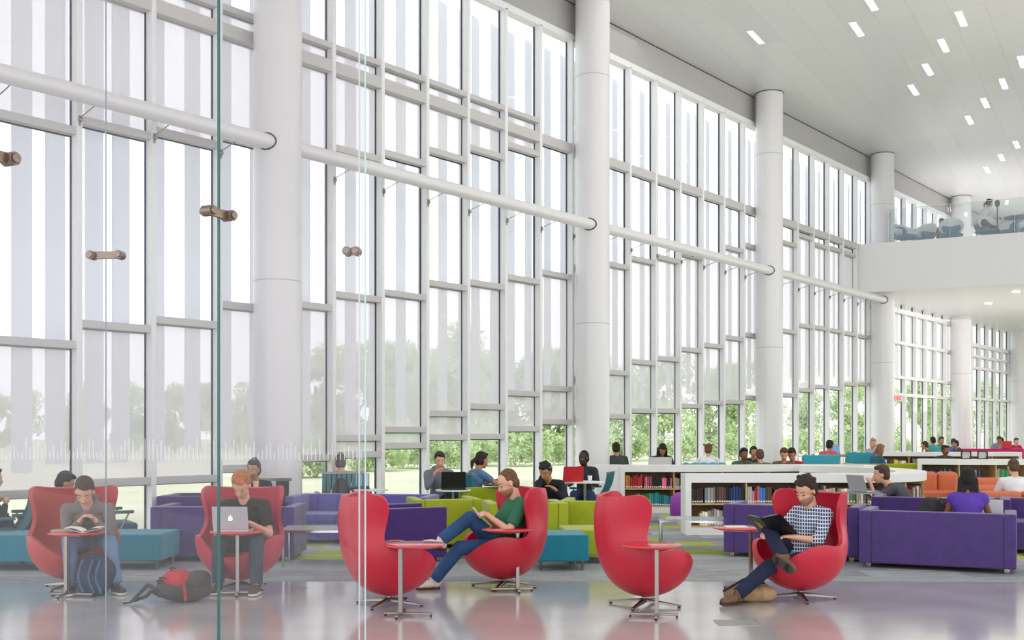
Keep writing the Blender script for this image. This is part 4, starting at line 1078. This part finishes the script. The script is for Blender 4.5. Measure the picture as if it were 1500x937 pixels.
q = world_of(P4, V((.0, .40, .70)))
open_book('book', 'large dark open book in the hands of the man in checked shirt', 'book', q, BR, .225, .29, '#15171f', emblem='#b99a2c')
open_book('book', 'thick open book lying on the red table before hoodie man', 'book', fy(118, 10.6)+V((.06, -.03, .636)), (0, 0, R(8)), .17, .23, '#e2dccf')
o = MB().box((0,0,.012), (.20, .15, .022)).build('notebook', mat('#b3a184', .6), bevel=.003); o.location = fy(92, 10.6)+V((0,0,.634)); o.rotation_euler = (0,0,R(12)); tag(o, 'tan notebook on the left of the hoodie man\'s table', 'notebook')
o = MB().box((0,0,.006), (.22, .16, .010)).build('paper_stack', mat('#f1ebe3', .8)); o.location = fy(1078, 11.12)+V((0,0,.634)); tag(o, 'white papers on the red side table beside the checked shirt man', 'papers')

# backpacks and bags
def tube_obj(pts, r, name, m, parent, flat=1.0):
    cu = MB()
    P_ = []
    for i in range((len(pts)-1)*5+1):
        u = i/5; P_.append(V(tuple(crom(range(len(pts)), [p[k] for p in pts], u) for k in range(3))))
    cu.tube(P_, r, 8); return cu.build(name, m, parent, smooth=True)
bp = thing('backpack', 'red and dark grey hiking backpack lying on the polished floor', 'bag', fy(268, 10.35), R(6))
m = MB(); m.ball((0,0,.13), (.24, .16, .145), 26, 16, None, .12, 6); m.ball((.12,.0,.14), (.15, .15, .14), 20, 12, None, .12, 8); m.build('pack_body', mat('#4a4844', .8, bump=.5, bscale=14, vary=.2), bp, remesh=.009, sm_it=3)
m = MB(); m.ball((-.03,-.01,.20), (.175, .15, .10), 22, 14, None, .12, 8); m.build('top_lid', mat('#b5303a', .8, bump=.5, bscale=14, vary=.15), bp, remesh=.009, sm_it=3)
m = MB(); m.ball((.14,-.02,.20), (.13, .15, .095), 22, 14, None, .15, 8); m.build('front_pocket', mat('#45443f', .8, bump=.5, bscale=14), bp, remesh=.009, sm_it=3)
tube_obj([(.06,-.165,.03), (.05,-.175,.12), (.04,-.16,.22)], .016, 'compression_strap', mat('#b5303a', .8), bp)
for k, (a_, b_) in enumerate((((-.2,-.08,.10), (-.34,-.12,.13)), ((-.2,.0,.05), (-.33,-.04,.06)))):
    tube_obj([a_, ((a_[0]+b_[0])/2-.02, a_[1]-.03, .17-.07*k), b_, (b_[0]-.10, b_[1]-.03, .025)], .017, 'shoulder_strap', mat('#4c423e', .8), bp)
tube_obj([(-.36,-.12,.05), (-.44,-.12,.02), (-.52,-.14,.01)], .008, 'webbing_end', DARK, bp)
for z in ((-.16,-.12,.20), (-.19,-.08,.17), (-.08,-.05,.285)): tube_obj([z, (z[0]-.03, z[1], z[2]+.04), (z[0]+.03, z[1], z[2]+.035)], .007, 'loop', DARK, bp)
t = thing('backpack', 'dark blue backpack between the feet of the man in hoodie', 'bag', fy(140, 10.75), R(0))
m = MB(); m.ball((0,0,.20), (.19, .13, .21), 24, 16, None, .14, 6); m.ball((0,-.05,.13), (.17, .12, .13), 20, 12, None, .12, 8); m.build('pack_body', mat('#2d3a50', .8, bump=.6, bscale=12, vary=.3), t, remesh=.01, sm_it=3)
for x in (-.08, .02, .09): tube_obj([(x, -.12, .36), (x-.02, -.18, .2), (x+.03, -.17, .04)], .011, 'strap', mat('#46648c', .7), t)
t = thing('messenger_bag', 'slouched tan cloth bag on the floor behind a brown shoe', 'bag', fy(1098, 10.35), R(0))
m = MB(); m.ball((0,0,.075), (.21, .14, .085), 24, 14, None, .25, 9); m.ball((.13,-.02,.08), (.12, .12, .09), 18, 12, None, .25, 10); m.ball((-.14,0,.07), (.10, .11, .08), 18, 12, None, .25, 10); m.build('bag_body', mat('#a88a66', .85, bump=.6, bscale=14, vary=.25), t, remesh=.009, sm_it=2)
m = MB(); m.ball((.08,.02,.13), (.10, .09, .06), 18, 12, None, .2, 10); m.build('flap', mat('#4a382c', .7, bump=.4, bscale=12), t, remesh=.009, sm_it=2)
tube_obj([(-.26,-.04,.10), (-.16,-.05,.16), (-.04,-.03,.22), (.05,.0,.2)], .012, 'strap', mat('#3b2c24', .7), t)
t = thing('handbag', 'slouchy black bag on the purple sofa beside the woman in purple', 'bag', fy(1366, 13.15)+V((0,0,.50)), 0)
m = MB(); m.ball((0,0,.16), (.17, .10, .16), 20, 14, None, .2, 8); m.build('bag_body', mat('#1c1c20', .6, bump=.4, bscale=12), t, remesh=.01, sm_it=2)
tube_obj([(.0,-.06,.27), (.09,-.07,.30), (.17,-.05,.12)], .012, 'strap', mat('#3f3f44', .5), t)
# floor socket plate
o = MB().box((0,0,.002), (.34, .26, .004)).build('floor_plate', mat('#9d9792', .4), bevel=.001, seg=1); o.location = fy(1078, 9.18); tag(o, 'flat metal floor plate in the polished floor, lower right', 'floor plate')

# ---- people farther back
def small_table(label, px, Y, h=.72, top='#eeeeec', r=.28, grp='white round laptop tables by the windows'):
    t = thing('small_table', label, 'table', fy(px, Y), 0, grp)
    MB().cone((0,0,h-.02), (0,0,h), r, r, 32).build('tabletop', mat(top, .4), t); MB().cone((0,0,.02), (0,0,h-.02), .022, .022, 12).build('post', STEEL, t); MB().cone((0,0,0), (0,0,.02), .2, .18, 24).build('base', STEEL, t)
    return t
PE = person
PE('person in dark jacket bent over, back turned behind left egg chair', fy(52, 13.7), -60, hip=(0, -.1, .40), lean=30, bend=14, head_pitch=30, hair='#1d1a1a', top='#2b3340', sleeve=1.9, skin='tan')
PE('person in black jacket cut by the left frame edge', fy(-36, 13.5), -40, hip=(0, -.1, .38), lean=20, bend=8, head_pitch=10, hair='#201c1c', top='#232429', sleeve=1.9)
PE('woman with dark bun drinking behind the laptop man', fy(376, 15.4), 172, hip=(0, -.1, .40), lean=10, head_pitch=12, hair='#241b1a', hstyle='bun', top='#1d1d20', sleeve=.6, fem=True, skin='tan', rh=(.02, .28, .96))
c = MB().lathe([(0,0), (.03,0), (.042,.11), (.04,.11), (.028,.004), (0,.004)], n=20).build('drink_cup', mat('#e8c9a4', .4)); c.location = at(375, 716, 15.05); tag(c, 'orange drink cup raised by the woman with dark bun', 'cup')
PE('person with hair bun in dark top, back turned, by the window', fy(499, 18.3), 10, hip=(0, -.1, .42), lean=12, head_pitch=6, hair='#4a3b34', hstyle='bun', top='#3c3b44', sleeve=1.9, fem=True)
small_table('small table right of the bun haired person', 543, 18.0, .66)
laptop('dark laptop on small table before bun haired person', fy(527, 18.2)+V((0,0,.665)), 190, '#2c2f36')
PE('person in grey hoodie facing a black laptop by the window', fy(643, 18.2), 192, hip=(0, -.1, .45), lean=8, head_pitch=18, hair='#3b2a22', top='#7b7e86', sleeve=1.9, legs='#22242c', rh=(.10, .24, .93), lh=(-.15, .35, .74), skin='fair', hood=True)
laptop('black laptop seen from behind, before the grey hoodie person', fy(664, 17.2)+V((0,0,.71)), 4, '#18191b', .38, .26, 98)
small_table('small round table under the black laptop', 664, 17.2, .70)
PE('woman with ponytail in blue top sitting in teal chair', fy(697, 18.3), -58, hip=(0, -.1, .45), lean=10, head_pitch=15, hair='#2c1d1a', hstyle='pony', top='#5c7fa8', sleeve=.7, fem=True, rh=(.1, .5, .82), lh=(-.05, .5, .8), skin='tan')
small_table('dark small table to the right of ponytail woman', 733, 18.0, .74, '#2e3036')
PE('dark haired man in black jacket resting forehead on his hand', fy(812, 16.9), 150, hip=(0, -.12, .42), lean=26, bend=14, head_pitch=35, hair='#1c1716', hstyle='curly', top='#1e1f24', sleeve=1.9, rh=(.02, .33, .97), lh=(-.2, .35, .74), skin='tan')
PE('dark skinned man in dark shirt with a red laptop', fy(855, 19.8), 170, hip=(0, -.1, .44), lean=4, head_pitch=8, head_yaw=-30, hair='#17120f', hstyle='buzz', top='#2b2e38', sleeve=.8, skin='dark')
laptop('bright red laptop on white table near the round column', fy(836, 18.6)+V((0,0,.76)), 15, '#c8202c', .36, .25, 100)
small_table('white round table carrying red laptop and cup', 857, 18.7, .76, '#f4f4f2', .34)
c = MB().lathe([(0,0), (.03,0), (.04,.10), (.0,.10)], n=16).build('cup', WHITE, smooth=True); c.location = fy(864, 18.7)+V((0,0,.76)); tag(c, 'white cup on the table near the round column', 'cup')
PE('man in dark grey polo resting chin on hand, facing left', fy(1318, 15.9), 82, hip=(0, -.15, .40), lean=26, bend=14, head_pitch=8, hair='#4a372c', top='#4b4d50', sleeve=.85, lh=(-.05, .42, .86), rh=(.1, .45, .7), fat=1.1, skin='fair')
laptop('open laptop with dark screen before the chin resting man', fy(1266, 15.9)+V((0,0,.74)), -62, '#c9c9cc', .34, .24, 108, scr='#2a2c30')
small_table('small grey table under the dark screened laptop', 1268, 15.9, .735, '#9a9a9a', .27, None)
PE('woman with long black hair in purple top, back turned', fy(1418, 12.85), -22, near=False, hip=(0, -.12, .42), lean=14, bend=2, head_pitch=18, hair='#17120f', hstyle='long', top='#5a3aa6', sleeve=.25, fem=True, skin='brown', lh=(-.15,.3,.6), rh=(.15,.3,.6), k=.95)
laptop('white laptop edge to the right of the woman in purple', fy(1450, 13.35)+V((0,0,.58)), -25, '#f0f0f0', .3, .2, 110)
PE('man in white T-shirt, back turned, on the orange sofa', fy(1488, 17.3), -10, hip=(0, -.15, .38), lean=18, bend=6, head_pitch=20, hair='#5a4334', hstyle='buzz', top='#e8e6ea', sleeve=.8, skin='fair', fat=1.08)
far = [
 (904, 24.6, 10, '#241c18', 'short', '#3e443e', 'person in dark green just right of the bookcase end column', 'tan', 10, dict(hip=(0,-.1,.55))),
 (968, 25.2, 180, '#1a1412', 'long', '#4a3a4a', 'dark haired person bowing low behind a pale laptop', 'tan', 48, dict(lean=24, hip=(0,-.1,.58))),
 (1037, 25.8, -15, '#6b4a3a', 'pigtails', '#eceaf0', 'person with pigtails in white top, back turned', 'fair', 15, dict(hip=(0,-.1,.50))),
 (1087, 24.6, 190, '#1c1614', 'short', '#4f6f55', 'broad man in green shirt facing the hall behind counter', 'brown', 12, dict(fat=1.1)),
 (1102, 27.4, 185, '#1c1614', 'short', '#3a3230', 'man wearing headphones behind the man in green shirt', 'tan', 10, dict(phones=True)),
 (1115, 24.2, 5, '#5d4736', 'short', '#6f6a5f', 'brown haired person, only the back of head above counter', 'fair', 15, dict(hip=(0, -.1, .40))),
 (1148, 24.4, 170, '#4f3526', 'short', '#7b5a50', 'brown haired person beside the one in red shirt', 'fair', 30, {}),
 (1162, 24.5, 150, '#231a17', 'short', '#c02b3c', 'dark haired person in red shirt behind the counter', 'tan', 32, {}),
 (1213, 28.5, -40, '#211a1a', 'short', '#d2576a', 'person in pink shirt working at a raised laptop', 'tan', 10, dict(hip=(0, -.1, .58))),
 (1277, 31.5, 185, '#c49a6a', 'bun', '#b9b6bc', 'blond person with top bun beyond the counter', 'fair', 10, dict(hip=(0, -.1, .6), fem=True)),
 (1284, 28.4, -70, '#8a6040', 'long', '#2f5f7a', 'person with long light brown hair in blue top', 'fair', 20, dict(fem=True, hip=(0,-.1,.47))),
 (1360, 37.5, 60, '#4a2f28', 'short', '#7a4a44', 'leftmost person of the group behind the distant bookcase', 'tan', 15, dict(hip=(0,-.1,.47))),
 (1369, 38.5, 10, '#17151a', 'short', '#3f9a98', 'person in teal striped shirt in the distant group', 'tan', 10, dict(hip=(0,-.1,.62))),
 (1377, 40.0, 185, '#1a1616', 'short', '#2c2c30', 'dark haired person facing us in the distant group', 'tan', 8, dict(hip=(0,-.1,.62))),
 (1382, 30.5, 190, '#2a1d1a', 'short', '#3a3f4a', 'smiling dark haired person just behind the right bookcase', 'brown', 5, dict(hip=(0,-.1,.42))),
 (1396, 39.5, -30, '#24303f', 'short', '#3c68a0', 'person in blue shirt before the distant right column', 'tan', 12, dict(hip=(0,-.1,.55))),
 (1404, 39.0, 100, '#241a18', 'short', '#553a3a', 'person turned left beside the one in blue shirt', 'tan', 10, dict(hip=(0,-.1,.5))),
 (1461, 44.0, 170, '#3a2f2c', 'short', '#8b95a4', 'person in grey shirt leaning over the magenta sofa', 'tan', 35, dict(lean=25, hip=(0,-.1,.68))),
 (1470, 46.0, 30, '#2a1c1a', 'long', '#6a4048', 'dark haired person behind the grey shirted one', 'tan', 10, dict(hip=(0,-.1,.55))),
 (1487, 45.0, 180, '#3a2420', 'short', '#b03050', 'farthest person by the magenta chairs at right edge', 'fair', 10, dict(hip=(0,-.1,.55))),
]
for px, Y, yw, hr_, hs, tp, lab, sk, hp_, ex in far:
    kw = dict(hip=(0, -.1, .43), lean=10); kw.update(ex)
    PE(lab, fy(px, Y), yw, hair=hr_, hstyle=hs, top=tp, sleeve=1.9 if hs != 'short' else .8, skin=sk, head_pitch=hp_, **kw)
laptop('pale laptop in front of the low bowing person', fy(965, 23.6)+V((0,0,.80)), 0, '#e6e9ec', .5, .27, 112)
small_table('white table under the pale laptop behind the bookcase', 965, 23.6, .79)
laptop('blue screened laptop raised before the pink shirted person', fy(1229, 28.6)+V((0,0,1.0)), -150, '#8a8f98', .38, .26, 105, scr='#5d86b4')
small_table('tall narrow table under the blue screened laptop', 1230, 28.6, .99, '#5a5c60', .26, None)
c = MB().box((0,0,.14), (.34,.2,.28)).build('red_box', mat('#c9182f', .5), bevel=.02); c.location = fy(1474, 41.83)+V((0,0,.985)); tag(c, 'small bright red box on the distant magenta sofa', 'box')

# balcony: white shell chairs, people, tables
def shell_chair(label, loc, yaw, w=1.0):
    t = thing('shell_chair', label, 'chair', loc, R(yaw), 'white shell lounge chairs with blue seats on the balcony')
    vs_ = []; fs_ = []; nu, nv = 25, 9
    for i in range(nu):
        a = R(-125+250*i/(nu-1)); rim = .95-.38*abs(math.sin(a/2))**1.5
        for j in range(nv):
            u = j/(nv-1); z = .34+(rim-.34)*u; r = .12+.34*math.sin(u*1.5)
            vs_.append(V((r*math.sin(a)*w, -r*math.cos(a), z)))
    for i in range(nu-1):
        for j in range(nv-1): fs_.append((i*nv+j, (i+1)*nv+j, (i+1)*nv+j+1, i*nv+j+1))
    o = MB().add(vs_, fs_).build('shell', WHITE, t, smooth=True); s = o.modifiers.new('s', 'SOLIDIFY'); s.thickness = .03
    MB().ball((0, .02, .42), (.40, .40, .10), 22, 10).build('seat_cushion', mat('#2f7fa8', .7), t, smooth=True)
    MB().ball((0, -.26, .62), (.30, .10, .22), 20, 10).build('back_cushion', mat('#2f7fa8', .7), t, smooth=True)
    MB().cone((0,0,0), (0,0,.36), .03, .03, 12).build('post', STEEL, t); MB().cone((0,0,0), (0,0,.02), .26, .24, 24).build('base', STEEL, t)
    return t
B0 = V((0,0,ST))
shell_chair('white and blue shell chair at the left end of balcony', fy(1326, 37.6)+B0, 200)
shell_chair('white and blue shell chair with back turned, mid balcony', fy(1352, 38.2)+B0, 20)
shell_chair('tall white shell chair before the balcony column', fy(1393, 37.2)+B0, -20, .9)
shell_chair('white shell chair in which the white shirted woman sits', fy(1446, 36.5)+B0, -75)
shell_chair('blue seated shell chair at the right end of balcony', fy(1483, 36.6)+B0, 120)
shell_chair('low shell chair half behind the balcony column at right', fy(1466, 38.4)+B0, 30)
PE('woman with dark ponytail in white top seated on the balcony', fy(1441, 36.3), -80, z0=ST, hip=(0, -.05, .66), lean=14, head_pitch=12, hair='#2a1e1c', hstyle='pony', top='#eeeaf2', sleeve=1.9, fem=True, skin='fair', rh=(.1,.5,.85), lh=(-.1,.5,.85), legs='#23252c')
PE('person with dark curly hair sitting low on the balcony', fy(1378, 38.6), 170, z0=ST, hip=(0, -.1, .42), lean=12, head_pitch=30, hair='#17120f', hstyle='curly', top='#3a3c44', skin='tan')
c = thing('camera_tripod', 'small black object on a stand before the balcony woman', 'stand', fy(1461, 36.0)+B0, 0)
MB().cone((0,0,0), (0,0,1.15), .03, .02, 8).build('post', DARK, c); MB().ball((0,0,1.25), (.09,.07,.12), 12, 8).build('head', DARK, c, smooth=True)
t = thing('round_table', 'round blue topped table at the right end of balcony', 'table', fy(1492, 35.6)+B0, 0)
MB().cone((0,0,.70), (0,0,.73), .45, .45, 32).build('tabletop', mat('#3b86a8', .4), t); MB().cone((0,0,0), (0,0,.7), .03, .03, 12).build('post', STEEL, t); MB().cone((0,0,0), (0,0,.02), .24, .24, 24).build('base', STEEL, t)
